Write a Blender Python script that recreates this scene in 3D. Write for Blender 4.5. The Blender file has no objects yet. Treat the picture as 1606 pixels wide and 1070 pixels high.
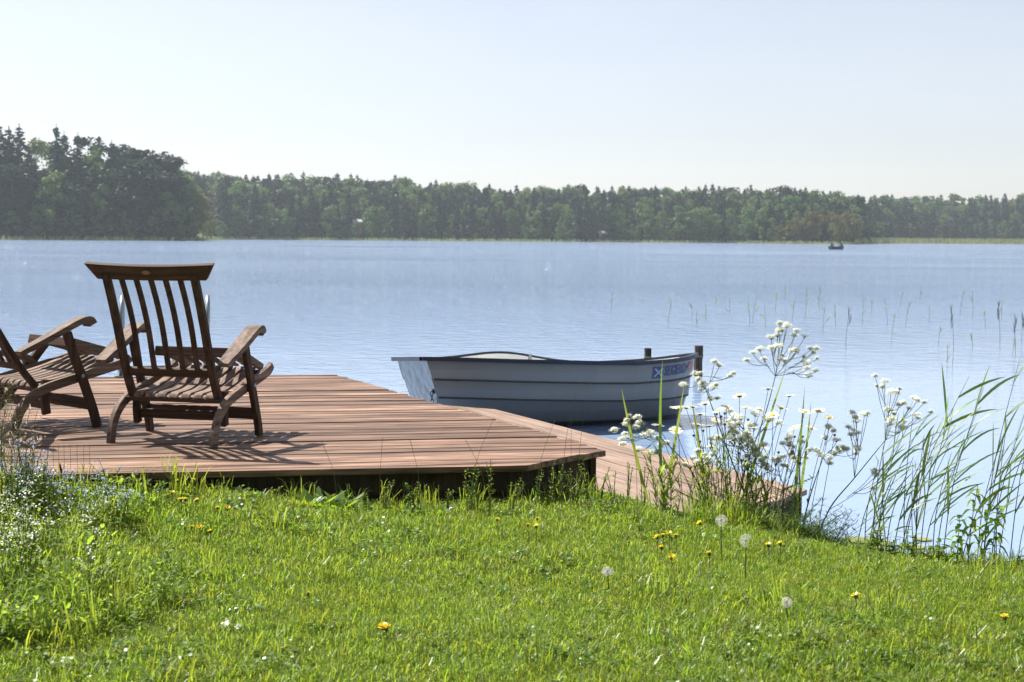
import bpy, bmesh, math, random
import numpy as np
from mathutils import Vector, Matrix, Euler

random.seed(7); np.random.seed(7)
R = math.radians
scn = bpy.context.scene
col = scn.collection

# ------------------------------------------------------------------ camera
CAM_Z = 1.62
FPX = 2230.0                      # focal length in photo pixels (1606 wide)
PITCH = math.atan((535 - 370.5) / FPX)
ROLL = 0.0075
_f = Vector((0, math.cos(PITCH), -math.sin(PITCH)))
_u0 = Vector((0, math.sin(PITCH), math.cos(PITCH)))
_r0 = Vector((1, 0, 0))
_r = _r0 * math.cos(ROLL) + _u0 * math.sin(ROLL)
_u = _u0 * math.cos(ROLL) - _r0 * math.sin(ROLL)
CAM = Vector((0, 0, CAM_Z))
cd = bpy.data.cameras.new('camera')
cd.sensor_fit = 'HORIZONTAL'; cd.sensor_width = 36; cd.lens = 36 * FPX / 1606
cd.clip_start = 0.05; cd.clip_end = 5000
cd.dof.use_dof = True; cd.dof.focus_distance = 7.6; cd.dof.aperture_fstop = 6.7
cam = bpy.data.objects.new('camera', cd); col.objects.link(cam)
M = Matrix((( _r.x, _u.x, -_f.x, 0), (_r.y, _u.y, -_f.y, 0), (_r.z, _u.z, -_f.z, CAM_Z), (0, 0, 0, 1)))
cam.matrix_world = M
scn.camera = cam

def ray(px, py):
    return _r * ((px - 803) / FPX) - _u * ((py - 535) / FPX) + _f
def onz(px, py, z=0.0):
    d = ray(px, py); t = (z - CAM_Z) / d.z
    return CAM + d * t
def ony(px, py, Y):
    d = ray(px, py); return CAM + d * (Y / d.y)
def proj(p):
    v = Vector(p) - CAM; w = v.dot(_f)
    return 803 + FPX * v.dot(_r) / w, 535 - FPX * v.dot(_u) / w

# ------------------------------------------------------------------ light
SUN_EL = R(54); SUN_AZ = R(-57)           # azimuth from +Y, clockwise towards +X
world = bpy.data.worlds.new('World'); scn.world = world; world.use_nodes = True
wn = world.node_tree; wn.nodes.clear()
sky = wn.nodes.new('ShaderNodeTexSky'); sky.sky_type = 'NISHITA'; sky.sun_disc = False
sky.sun_elevation = SUN_EL; sky.sun_rotation = SUN_AZ
sky.air_density = 1.0; sky.dust_density = 0.5; sky.ozone_density = 1.5
hsv = wn.nodes.new('ShaderNodeHueSaturation'); hsv.inputs['Saturation'].default_value = 0.52
bg = wn.nodes.new('ShaderNodeBackground'); bg.inputs['Strength'].default_value = 0.070
wo = wn.nodes.new('ShaderNodeOutputWorld')
tint = wn.nodes.new('ShaderNodeMix'); tint.data_type = 'RGBA'; tint.blend_type = 'MULTIPLY'; tint.inputs[0].default_value = 1; tint.inputs[7].default_value = (1.0, .970, 1.008, 1)
wn.links.new(sky.outputs[0], hsv.inputs['Color']); wn.links.new(hsv.outputs[0], tint.inputs[6]); 
wtc = wn.nodes.new('ShaderNodeTexCoord'); wmp = wn.nodes.new('ShaderNodeMapping'); wmp.inputs['Scale'].default_value = (2.2, 2.2, 9.0); wmp.inputs['Rotation'].default_value = (.12, .2, .5)
wnz = wn.nodes.new('ShaderNodeTexNoise'); wnz.inputs['Scale'].default_value = 1.4; wnz.inputs['Detail'].default_value = 6.0; wnz.inputs['Roughness'].default_value = .6
wmr = wn.nodes.new('ShaderNodeMapRange'); wmr.inputs['From Min'].default_value = .42; wmr.inputs['From Max'].default_value = .8; wmr.inputs['To Max'].default_value = .28
cl_mix = wn.nodes.new('ShaderNodeMix'); cl_mix.data_type = 'RGBA'; cl_mix.inputs[7].default_value = (6.6, 6.8, 7.1, 1)
wn.links.new(wtc.outputs['Generated'], wmp.inputs['Vector']); wn.links.new(wmp.outputs[0], wnz.inputs['Vector']); wn.links.new(wnz.outputs['Fac'], wmr.inputs['Value']); wn.links.new(wmr.outputs[0], cl_mix.inputs[0])
wn.links.new(tint.outputs[2], cl_mix.inputs[6]); wn.links.new(cl_mix.outputs[2], bg.inputs['Color'])
wn.links.new(bg.outputs[0], wo.inputs['Surface'])
sd = bpy.data.lights.new('sun', 'SUN'); sd.energy = 4.9; sd.angle = R(0.5); sd.color = (1.0, 0.95, 0.87)
sun = bpy.data.objects.new('sun', sd); col.objects.link(sun)
to_sun = Vector((math.sin(SUN_AZ) * math.cos(SUN_EL), math.cos(SUN_AZ) * math.cos(SUN_EL), math.sin(SUN_EL)))
sun.rotation_euler = to_sun.to_track_quat('Z', 'Y').to_euler()
sun.location = to_sun * 50
vs = scn.view_settings; vs.view_transform = 'Standard'; vs.look = 'None'; vs.exposure = 1.05; vs.gamma = 1.0
vs.use_curve_mapping = False
scn.cycles.max_bounces = 8; scn.cycles.transparent_max_bounces = 8; scn.cycles.volume_bounces = 0
scn.cycles.caustics_reflective = False; scn.cycles.caustics_refractive = False

# ------------------------------------------------------------------ helpers
JOINED = {'leaves', 'stems', 'blossoms', 'blossom', 'spikelets', 'seed_fluff', 'upright_wires', 'line_wires', 'rays'}
class MB:
    def __init__(s): s.v = []; s.f = []
    def add(s, vs, fs):
        o = len(s.v); s.v += [tuple(p) for p in vs]; s.f += [tuple(i + o for i in q) for q in fs]
    def box(s, c, size, rot=None):
        hx, hy, hz = (q / 2 for q in size); P = []
        for x in (-hx, hx):
            for y in (-hy, hy):
                for z in (-hz, hz):
                    p = Vector((x, y, z))
                    if rot is not None: p = rot @ p
                    P.append(p + Vector(c))
        s.add(P, [(0, 1, 3, 2), (4, 6, 7, 5), (0, 4, 5, 1), (2, 3, 7, 6), (0, 2, 6, 4), (1, 5, 7, 3)])
    def sweep(s, path, w, h, side=(1, 0, 0)):
        """rectangular section swept along path; w along `side`, h across it (numbers or lists)"""
        sd_ = Vector(side).normalized(); n = len(path); P = []
        path = [Vector(p) for p in path]
        for i, p in enumerate(path):
            t = (path[min(i + 1, n - 1)] - path[max(i - 1, 0)]).normalized()
            sv = (sd_ - t * sd_.dot(t)).normalized(); nv = sv.cross(t)
            ww = w[i] if isinstance(w, (list, tuple)) else w
            hh = h[i] if isinstance(h, (list, tuple)) else h
            for a, b in ((-1, -1), (1, -1), (1, 1), (-1, 1)):
                P.append(p + sv * (a * ww / 2) + nv * (b * hh / 2))
        F = [(0, 3, 2, 1)]
        for i in range(n - 1):
            for k in range(4):
                a = i * 4 + k; b = i * 4 + (k + 1) % 4
                F.append((a, b, b + 4, a + 4))
        e = (n - 1) * 4; F.append((e, e + 1, e + 2, e + 3))
        s.add(P, F)
    def tube(s, path, r, seg=6, cap=True):
        path = [Vector(p) for p in path]; n = len(path); P = []; prev = None
        for i, p in enumerate(path):
            t = (path[min(i + 1, n - 1)] - path[max(i - 1, 0)])
            t = t.normalized() if t.length > 1e-9 else Vector((0, 0, 1))
            if prev is None:
                a = t.orthogonal().normalized()
            else:
                a = (prev - t * prev.dot(t)); a = a.normalized() if a.length > 1e-6 else t.orthogonal().normalized()
            prev = a; b = t.cross(a)
            rr = r[i] if isinstance(r, (list, tuple)) else r
            for k in range(seg):
                an = 2 * math.pi * k / seg
                P.append(p + (a * math.cos(an) + b * math.sin(an)) * rr)
        F = []
        for i in range(n - 1):
            for k in range(seg):
                k2 = (k + 1) % seg
                F.append((i * seg + k, i * seg + k2, (i + 1) * seg + k2, (i + 1) * seg + k))
        if cap:
            F.append(tuple(reversed(range(seg)))); F.append(tuple((n - 1) * seg + k for k in range(seg)))
        s.add(P, F)
    def prism(s, poly, z0, z1):
        n = len(poly)
        P = [(p[0], p[1], z0) for p in poly] + [(p[0], p[1], z1) for p in poly]
        F = [tuple(reversed(range(n))), tuple(range(n, 2 * n))]
        for i in range(n): F.append((i, (i + 1) % n, n + (i + 1) % n, n + i))
        s.add(P, F)
    def blade(s, base, tip, width, sag=(0, 0, 0), seg=4, side=None, fold=0.0):
        """a leaf: quadratic curve base->tip with mid control offset `sag`"""
        base = Vector(base); tip = Vector(tip); mid = (base + tip) / 2 + Vector(sag)
        P = []; F = []
        for i in range(seg + 1):
            t = i / seg
            p = base * (1 - t) ** 2 + mid * 2 * t * (1 - t) + tip * t * t
            d = ((mid - base) * (1 - t) + (tip - mid) * t)
            d = d.normalized() if d.length > 1e-9 else Vector((0, 0, 1))
            sv = Vector(side) if side is not None else d.cross(Vector((0, 0, 1)))
            sv = sv - d * sv.dot(d)
            sv = sv.normalized() if sv.length > 1e-6 else d.orthogonal().normalized()
            wv = width * (math.sin(math.pi * min(1, (t * 0.82 + 0.18))) ** 0.8) / 2
            if i == seg: wv = width * 0.02
            P += [p - sv * wv, p + sv * wv]
            if i: F.append((2 * i - 2, 2 * i - 1, 2 * i + 1, 2 * i))
        s.add(P, F)
    def mesh(s, name, smooth=False):
        me = bpy.data.meshes.new(name); me.from_pydata(s.v, [], s.f); me.validate()
        if smooth: me.polygons.foreach_set('use_smooth', [True] * len(me.polygons))
        me.update(); return me
    def obj(s, name, mat, parent=None, smooth=False, bevel=0):
        o = bpy.data.objects.new(name, s.mesh(name, smooth)); col.objects.link(o)
        o.data.materials.append(mat)
        if parent is not None:
            o.parent = parent
            if name in JOINED: o['kind'] = 'stuff'
        if bevel:
            m = o.modifiers.new('bevel', 'BEVEL'); m.width = bevel; m.segments = 2; m.limit_method = 'ANGLE'; m.angle_limit = R(40)
        return o

def tag(o, label=None, cat=None, group=None, kind=None):
    if label: o['label'] = label
    if cat: o['category'] = cat
    if group: o['group'] = group
    if kind: o['kind'] = kind
    return o
def thing(name, label, cat, loc=(0, 0, 0), rz=0, group=None):
    o = bpy.data.objects.new(name, None); col.objects.link(o); o.empty_display_size = 0.1
    o.location = loc; o.rotation_euler = (0, 0, rz)
    return tag(o, label, cat, group)
def copy_tree(o, parent=None):
    c = o.copy(); col.objects.link(c); c.parent = parent
    for ch in o.children: copy_tree(ch, c)
    return c
def lerp(a, b, t): return a + (b - a) * t
def interp(x, xs, ys): return float(np.interp(x, xs, ys))

# ------------------------------------------------------------------ materials
def newmat(name):
    m = bpy.data.materials.new(name); m.use_nodes = True; nt = m.node_tree; nt.nodes.clear()
    out = nt.nodes.new('ShaderNodeOutputMaterial'); return m, nt, out
def N(nt, typ, **kw):
    n = nt.nodes.new(typ)
    for k, v in kw.items():
        if hasattr(n, k): setattr(n, k, v)
        else: n.inputs[k].default_value = v
    return n
def plain(name, c, rough=0.6, metal=0.0, var=0.12, scale=12, bump=0.0, spec=0.5):
    m, nt, out = newmat(name); L = nt.links
    p = N(nt, 'ShaderNodeBsdfPrincipled', Roughness=rough, Metallic=metal)
    p.inputs['Specular IOR Level'].default_value = spec
    tc = N(nt, 'ShaderNodeTexCoord'); nz = N(nt, 'ShaderNodeTexNoise', Scale=scale, Detail=6.0)
    mr = N(nt, 'ShaderNodeMapRange'); mr.inputs['From Min'].default_value = .3; mr.inputs['From Max'].default_value = .7
    mr.inputs['To Min'].default_value = 1 - var; mr.inputs['To Max'].default_value = 1 + var
    mx = N(nt, 'ShaderNodeMix', data_type='RGBA', blend_type='MULTIPLY'); mx.inputs[0].default_value = 1
    mx.inputs[6].default_value = (*c, 1)
    L.new(tc.outputs['Object'], nz.inputs['Vector']); L.new(nz.outputs['Fac'], mr.inputs['Value'])
    L.new(mr.outputs[0], mx.inputs[7]); L.new(mx.outputs[2], p.inputs['Base Color'])
    if bump:
        b = N(nt, 'ShaderNodeBump', Strength=bump, Distance=.01); L.new(nz.outputs['Fac'], b.inputs['Height']); L.new(b.outputs[0], p.inputs['Normal'])
    L.new(p.outputs[0], out.inputs['Surface']); return m
def wood(name, dark, light, along=0, rough=0.65, grain=38.0, rnd=0.35, spec=0.22, knots=0.4):
    """streaky weathered timber, grain along local axis `along`"""
    m, nt, out = newmat(name); L = nt.links
    p = N(nt, 'ShaderNodeBsdfPrincipled', Roughness=rough); p.inputs['Specular IOR Level'].default_value = spec
    tc = N(nt, 'ShaderNodeTexCoord'); oi = N(nt, 'ShaderNodeObjectInfo')
    vm = N(nt, 'ShaderNodeVectorMath', operation='MULTIPLY'); sc = [grain] * 3; sc[along] = 1.6; vm.inputs[1].default_value = sc
    ad = N(nt, 'ShaderNodeVectorMath', operation='ADD')
    ml = N(nt, 'ShaderNodeMath', operation='MULTIPLY'); ml.inputs[1].default_value = 60
    L.new(oi.outputs['Random'], ml.inputs[0]); L.new(tc.outputs['Object'], vm.inputs[0]); L.new(vm.outputs[0], ad.inputs[0]); L.new(ml.outputs[0], ad.inputs[1])
    n1 = N(nt, 'ShaderNodeTexNoise', Scale=1.0, Detail=7.0, Roughness=.65); L.new(ad.outputs[0], n1.inputs['Vector'])
    n2 = N(nt, 'ShaderNodeTexNoise', Scale=1.3, Detail=4.0); 
    ad2 = N(nt, 'ShaderNodeVectorMath', operation='ADD'); L.new(tc.outputs['Object'], ad2.inputs[0]); L.new(ml.outputs[0], ad2.inputs[1]); L.new(ad2.outputs[0], n2.inputs['Vector'])
    cr = N(nt, 'ShaderNodeValToRGB'); e = cr.color_ramp.elements
    e[0].position = .36; e[0].color = (*dark, 1); e[1].position = .64; e[1].color = (*light, 1)
    L.new(n1.outputs['Fac'], cr.inputs['Fac'])
    mr = N(nt, 'ShaderNodeMapRange'); mr.inputs['To Min'].default_value = 1 - rnd; mr.inputs['To Max'].default_value = 1 + rnd
    L.new(oi.outputs['Random'], mr.inputs['Value'])
    mr2 = N(nt, 'ShaderNodeMapRange'); mr2.inputs['From Min'].default_value = .35; mr2.inputs['From Max'].default_value = .65
    mr2.inputs['To Min'].default_value = 1 - knots * .6; mr2.inputs['To Max'].default_value = 1 + knots * .4; L.new(n2.outputs['Fac'], mr2.inputs['Value'])
    mm = N(nt, 'ShaderNodeMath', operation='MULTIPLY'); L.new(mr.outputs[0], mm.inputs[0]); L.new(mr2.outputs[0], mm.inputs[1])
    mx = N(nt, 'ShaderNodeMix', data_type='RGBA', blend_type='MULTIPLY'); mx.inputs[0].default_value = 1
    L.new(cr.outputs[0], mx.inputs[6]); L.new(mm.outputs[0], mx.inputs[7]); L.new(mx.outputs[2], p.inputs['Base Color'])
    b = N(nt, 'ShaderNodeBump', Strength=.5, Distance=.004); L.new(n1.outputs['Fac'], b.inputs['Height']); L.new(b.outputs[0], p.inputs['Normal'])
    L.new(p.outputs[0], out.inputs['Surface']); return m
def leafm(name, c, tcol, tmix=0.4, gloss=0.06, var=0.3, rough=.35, hue=0.03, tint=None):
    m, nt, out = newmat(name); L = nt.links
    oi = N(nt, 'ShaderNodeObjectInfo'); geo = N(nt, 'ShaderNodeNewGeometry')
    rn = N(nt, 'ShaderNodeMath', operation='ADD'); L.new(oi.outputs['Random'], rn.inputs[0]); L.new(geo.outputs['Random Per Island'], rn.inputs[1])
    half = N(nt, 'ShaderNodeMath', operation='FRACT'); L.new(rn.outputs[0], half.inputs[0])
    mr = N(nt, 'ShaderNodeMapRange'); mr.inputs['To Min'].default_value = 1 - var; mr.inputs['To Max'].default_value = 1 + var; L.new(half.outputs[0], mr.inputs['Value'])
    mh = N(nt, 'ShaderNodeMapRange'); mh.inputs['To Min'].default_value = .5 - hue; mh.inputs['To Max'].default_value = .5 + hue * .6; L.new(oi.outputs['Random'], mh.inputs['Value'])
    def coloured(cc):
        hs = N(nt, 'ShaderNodeHueSaturation'); hs.inputs['Color'].default_value = (*cc, 1)
        L.new(mh.outputs[0], hs.inputs['Hue']); L.new(mr.outputs[0], hs.inputs['Value']); return hs.outputs[0]
    d = N(nt, 'ShaderNodeBsdfDiffuse'); t = N(nt, 'ShaderNodeBsdfTranslucent'); g = N(nt, 'ShaderNodeBsdfGlossy', Roughness=rough)
    g.inputs['Color'].default_value = (.9, .95, .9, 1)
    L.new(coloured(c), d.inputs['Color']); L.new(coloured(tcol), t.inputs['Color'])
    m1 = N(nt, 'ShaderNodeMixShader'); m1.inputs[0].default_value = tmix; L.new(d.outputs[0], m1.inputs[1]); L.new(t.outputs[0], m1.inputs[2])
    m2 = N(nt, 'ShaderNodeMixShader'); m2.inputs[0].default_value = gloss; L.new(m1.outputs[0], m2.inputs[1]); L.new(g.outputs[0], m2.inputs[2])
    L.new(m2.outputs[0], out.inputs['Surface']); return m

MAT = {}
MAT['deck'] = wood('deck_timber', (.060, .030, .019), (.335, .212, .145), rough=.6, rnd=.28, knots=.6)
MAT['jetty'] = wood('jetty_timber', (.19, .128, .095), (.35, .255, .197), rough=.6, rnd=.08, grain=30)
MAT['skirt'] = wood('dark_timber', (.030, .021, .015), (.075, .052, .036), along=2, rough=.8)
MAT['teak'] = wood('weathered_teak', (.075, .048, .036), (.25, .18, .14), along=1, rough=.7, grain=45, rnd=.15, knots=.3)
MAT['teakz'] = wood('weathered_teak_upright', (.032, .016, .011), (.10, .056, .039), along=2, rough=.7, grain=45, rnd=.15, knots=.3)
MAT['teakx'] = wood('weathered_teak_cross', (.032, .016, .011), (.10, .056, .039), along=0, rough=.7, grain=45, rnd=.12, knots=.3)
MAT['plaque'] = plain('brass_plaque', (.30, .17, .10), .45, .3)
MAT['steel'] = plain('galvanised_steel', (.30, .33, .35), .4, .9, .08)
MAT['chain'] = plain('dark_chain', (.05, .05, .05), .5, .7)
MAT['rust'] = plain('rusty_wire', (.12, .08, .055), .7, .3)
MAT['post'] = wood('old_post', (.025, .02, .015), (.09, .07, .05), along=2, rough=.85, grain=25)
MAT['hull'] = plain('grey_hull', (.19, .197, .20), .38, 0, .07, 3)
MAT['lap_shade'] = plain('lap_shade_paint', (.035, .037, .04), .7)  # dark colour painting the shade below the strake laps
MAT['liner'] = plain('white_liner', (.78, .78, .75), .4, 0, .05, 4)
MAT['navy'] = plain('navy_rail', (.010, .016, .038), .5, 0, .1)
MAT['blue'] = plain('decal_blue', (.02, .045, .17), .4, 0, .2, 60)
MAT['pale'] = plain('decal_pale', (.30, .32, .36), .4, 0, .05)
MAT['red'] = plain('decal_red', (.42, .08, .10), .4, 0, .15)
MAT['grass'] = leafm('lawn_blade', (.124, .192, .026), (.385, .53, .045), .52, .03, .28, .42)
MAT['weed'] = leafm('weed_leaf', (.13, .20, .035), (.38, .52, .055), .55, .015, .3, .5)
MAT['bright'] = leafm('dandelion_leaf', (.10, .18, .02), (.26, .42, .025), .55, .05, .2, .4)
MAT['reed'] = leafm('reed_leaf', (.12, .19, .05), (.30, .44, .06), .5, .03, .35, .45)
MAT['stem'] = leafm('plant_stem', (.07, .105, .03), (.10, .14, .03), .15, .06, .25, .4)
MAT['reedstem'] = leafm('reed_stem', (.10, .11, .05), (.1, .12, .04), .1, .06, .3, .4)
MAT['dryst'] = leafm('dry_stalk', (.20, .17, .085), (.2, .18, .08), .2, .05, .3, .4)
MAT['plume'] = leafm('dark_plume', (.05, .045, .03), (.06, .05, .03), .3, .02, .3, .5)
MAT['white'] = leafm('white_petal', (.78, .80, .72), (.75, .78, .62), .4, .03, .08, .4, 0)
MAT['cream'] = leafm('cream_umbel', (.80, .82, .72), (.78, .80, .66), .4, .02, .12, .4, 0)
MAT['fluff'] = leafm('seed_fluff', (.75, .74, .70), (.75, .74, .70), .5, .02, .08, .4, 0)
MAT['yellow'] = leafm('yellow_petal', (.80, .62, .015), (.82, .66, .02), .4, .05, .12, .3, 0.01)
MAT['disc'] = leafm('flower_underside', (.10, .12, .03), (.12, .14, .03), .2, .02, .2, .4)
MAT['pblue'] = leafm('pale_blue_petal', (.36, .45, .72), (.4, .48, .75), .4, .02, .15, .4, .01)
MAT['feather'] = leafm('feathery_leaf', (.045, .085, .02), (.12, .2, .03), .4, .04, .3, .4)
MAT['lily'] = leafm('floating_leaf', (.22, .25, .08), (.2, .25, .05), .1, .1, .2, .3)
MAT['spruce'] = leafm('spruce_needles', (.016, .038, .026), (.018, .04, .02), .2, .02, .35, .5, .02)
MAT['pine'] = leafm('pine_needles', (.020, .038, .026), (.03, .045, .02), .2, .02, .35, .5, .02)
MAT['decid'] = leafm('broad_leaves', (.060, .118, .032), (.13, .23, .04), .4, .03, .35, .5, .03)
MAT['birch'] = leafm('birch_leaves', (.075, .135, .045), (.14, .20, .05), .4, .03, .3, .5, .02)
MAT['alder'] = leafm('olive_leaves', (.125, .115, .035), (.20, .18, .045), .4, .02, .35, .5, .04)
MAT['bark'] = plain('bark', (.07, .055, .045), .9, 0, .3, 30)
MAT['birchbark'] = plain('birch_bark', (.42, .41, .38), .8, 0, .3, 20)
MAT['shorereed'] = leafm('shore_reeds', (.32, .32, .13), (.32, .32, .12), .3, .02, .3, .5)
MAT['boatdark'] = plain('dark_boat_paint', (.03, .035, .045), .5)
MAT['cloth'] = plain('dark_clothing', (.03, .03, .04), .9)
MAT['skin'] = plain('skin', (.45, .28, .2), .6)
MAT['roof'] = plain('pale_roof', (.33, .34, .34), .8)
MAT['redwall'] = plain('falu_red_wall', (.16, .04, .025), .85)

# soil / lawn ground
def soil(name, a, b, sc):
    m, nt, out = newmat(name); L = nt.links
    p = N(nt, 'ShaderNodeBsdfPrincipled', Roughness=.95); p.inputs['Specular IOR Level'].default_value = .1
    g = N(nt, 'ShaderNodeNewGeometry'); n1 = N(nt, 'ShaderNodeTexNoise', Scale=sc, Detail=8.0)
    cr = N(nt, 'ShaderNodeValToRGB'); e = cr.color_ramp.elements; e[0].position = .35; e[0].color = (*a, 1); e[1].position = .65; e[1].color = (*b, 1)
    L.new(g.outputs['Position'], n1.inputs['Vector']); L.new(n1.outputs['Fac'], cr.inputs['Fac']); L.new(cr.outputs[0], p.inputs['Base Color'])
    bm_ = N(nt, 'ShaderNodeBump', Strength=.6, Distance=.03); L.new(n1.outputs['Fac'], bm_.inputs['Height']); L.new(bm_.outputs[0], p.inputs['Normal'])
    L.new(p.outputs[0], out.inputs['Surface']); return m
MAT['soil'] = soil('lawn_soil', (.075, .105, .02), (.115, .165, .03), 9)
MAT['land'] = soil('shore_land', (.05, .07, .025), (.10, .12, .045), .12)
MAT['meadow'] = soil('shore_meadow', (.13, .15, .05), (.24, .24, .10), .06)

# water
def water_mat():
    m, nt, out = newmat('lake_water'); L = nt.links
    p = N(nt, 'ShaderNodeBsdfPrincipled', Roughness=.03, IOR=1.45); p.inputs['Base Color'].default_value = (.225, .32, .48, 1)
    g = N(nt, 'ShaderNodeNewGeometry')
    def noise(sx, sy, detail):
        v = N(nt, 'ShaderNodeVectorMath', operation='MULTIPLY'); v.inputs[1].default_value = (sx, sy, 1)
        L.new(g.outputs['Position'], v.inputs[0]); n = N(nt, 'ShaderNodeTexNoise', Scale=1.0, Detail=detail, Roughness=.55); L.new(v.outputs[0], n.inputs['Vector']); return n.outputs['Fac']
    a = noise(7.0, 9.0, 5.0); b = noise(2.6, 3.0, 3.0); c = noise(.02, .035, 3.0)
    s = N(nt, 'ShaderNodeSeparateXYZ'); L.new(g.outputs['Position'], s.inputs[0])
    # sheltered calm water close to the bank, rippled further out, with wind patches
    mr = N(nt, 'ShaderNodeMapRange', interpolation_type='SMOOTHSTEP'); mr.inputs['From Min'].default_value = 11; mr.inputs['From Max'].default_value = 44
    mr.inputs['To Min'].default_value = .05; mr.inputs['To Max'].default_value = 1
    wob = N(nt, 'ShaderNodeMath', operation='MULTIPLY_ADD'); 
    c2 = noise(.12, .12, 2.0); wob.inputs[1].default_value = 14; L.new(c2, wob.inputs[0]); 
    sub = N(nt, 'ShaderNodeMath', operation='SUBTRACT'); sub.inputs[1].default_value = 7; L.new(s.outputs['Y'], sub.inputs[0]); L.new(sub.outputs[0], wob.inputs[2])
    xb = N(nt, 'ShaderNodeMath', operation='MULTIPLY_ADD'); xb.inputs[1].default_value = -.6; L.new(s.outputs['X'], xb.inputs[0]); L.new(wob.outputs[0], xb.inputs[2])
    L.new(xb.outputs[0], mr.inputs['Value'])
    mc = N(nt, 'ShaderNodeMapRange'); mc.inputs['From Min'].default_value = .35; mc.inputs['From Max'].default_value = .65; mc.inputs['To Min'].default_value = .5; mc.inputs['To Max'].default_value = 1.25
    L.new(c, mc.inputs['Value'])
    st = N(nt, 'ShaderNodeMath', operation='MULTIPLY'); L.new(mr.outputs[0], st.inputs[0]); L.new(mc.outputs[0], st.inputs[1])
    rg = N(nt, 'ShaderNodeMapRange'); rg.inputs['From Min'].default_value = 20; rg.inputs['From Max'].default_value = 160; rg.inputs['To Min'].default_value = .03; rg.inputs['To Max'].default_value = .10; L.new(s.outputs['Y'], rg.inputs['Value']); ln_ = noise(.02, .09, 4.0); lm = N(nt, 'ShaderNodeMapRange'); lm.inputs['From Min'].default_value = .38; lm.inputs['From Max'].default_value = .62; lm.inputs['To Min'].default_value = .3; lm.inputs['To Max'].default_value = 1.3; L.new(ln_, lm.inputs['Value']); rm = N(nt, 'ShaderNodeMath', operation='MULTIPLY'); L.new(rg.outputs[0], rm.inputs[0]); L.new(lm.outputs[0], rm.inputs[1]); L.new(rm.outputs[0], p.inputs['Roughness'])   # ripples too fine to resolve
    hh = N(nt, 'ShaderNodeMath', operation='MULTIPLY_ADD'); hh.inputs[1].default_value = 2.0; L.new(b, hh.inputs[0]); L.new(a, hh.inputs[2])
    d_ = noise(.8, .45, 2.0); h2 = N(nt, 'ShaderNodeMath', operation='MULTIPLY_ADD'); h2.inputs[1].default_value = .8; L.new(d_, h2.inputs[0]); L.new(hh.outputs[0], h2.inputs[2])
    hm = N(nt, 'ShaderNodeMath', operation='MULTIPLY'); L.new(h2.outputs[0], hm.inputs[0]); L.new(st.outputs[0], hm.inputs[1])
    bp = N(nt, 'ShaderNodeBump', Strength=1.0, Distance=.11); L.new(hm.outputs[0], bp.inputs['Height']); L.new(bp.outputs[0], p.inputs['Normal'])
    L.new(p.outputs[0], out.inputs['Surface']); return m
MAT['water'] = water_mat()

# ------------------------------------------------------------------ setting: ground, lake, far land
DECK_Z = 0.53; JET_Z = 0.26
def shore_y(x):
    return interp(x, [-40, .5, 1.0, 1.5, 1.9, 2.4, 3.5, 6, 40], [8.6, 8.6, 8.0, 7.05, 6.75, 6.5, 6.2, 5.8, 5.0])
def ground_z(x, y):
    t = shore_y(x) - y
    z = .335 * (1 - math.exp(-t / .95)) if t > 0 else max(-.9, .38 * t)
    if t > 0:
        z += min(1, t) * (.02 * math.sin(2.3 * x + .7) * math.cos(1.7 * y) + .012 * math.sin(5.1 * x + 3.3 * y))
    if t > 0: z += (.035 + .075 * min(1, max(0, (-.3 - x) / 1.1))) * math.exp(-((y - 6.5) / .75) ** 2) * min(1, max(0, (1.1 - x) / .8))
    if y < 3: z += .015 * (3 - y)
    return z
def ground_obj():
    xs = np.concatenate([np.linspace(-60, -6, 20), np.linspace(-5.8, 5.8, 117), np.linspace(6, 60, 20)])
    ys = np.concatenate([np.linspace(-60, 2, 16), np.linspace(2.1, 10, 80), np.linspace(10.5, 16, 6)])
    V = [(x, y, ground_z(x, y)) for y in ys for x in xs]; n = len(xs)
    F = [(j * n + i, j * n + i + 1, (j + 1) * n + i + 1, (j + 1) * n + i) for j in range(len(ys) - 1) for i in range(n - 1)]
    mb = MB(); mb.v = V; mb.f = F
    tag(mb.obj('ground', MAT['soil'], smooth=True), kind='structure')
ground_obj()
mb = MB(); mb.add([(-1000, -60, 0), (1000, -60, 0), (1000, 760, 0), (-1000, 760, 0)], [(0, 1, 2, 3)])
tag(mb.obj('lake_water', MAT['water']), kind='structure')

def shore_D(px):
    return interp(px, [-900, 0, 270, 318, 345, 420, 900, 1150, 1210, 1240, 1345, 1365, 1450, 1606, 2300],
                  [300, 312, 318, 335, 412, 428, 432, 440, 425, 412, 412, 470, 540, 552, 570])
def land_z(px, d):          # height of the far land d metres behind its shoreline
    return interp(d, [0, 2, 8, 40, 150, 420], [-.3, .25, .5, 1.0, 3.0, 7.0])
def far_pt(px, d):
    D = shore_D(px) + d
    v = ray(px, 372 + .0075 * (px - 803)); v = Vector((v.x / v.y, 1, 0))
    return Vector((v.x * D, D, land_z(px, d)))
rows = [-4, 0, 2, 5, 10, 20, 40, 80, 150, 210]
def far_land():
    pxs = list(range(-900, 2301, 12)); V = []; F = []
    for d in rows:
        for q in pxs:
            p = far_pt(q, d)
            if d <= 2: p.y += 1.5 * math.sin(q * .05) + 1.0 * math.sin(q * .131)
            if d == -4: p.z = -1.2
            V.append(p)
    n = len(pxs)
    for j in range(len(rows) - 1):
        for i in range(n - 1): F.append((j * n + i, j * n + i + 1, (j + 1) * n + i + 1, (j + 1) * n + i))
    mb = MB(); mb.v = [tuple(p) for p in V]; mb.f = F
    tag(mb.obj('far_shore', MAT['land'], smooth=True), kind='structure')
far_land()

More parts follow.
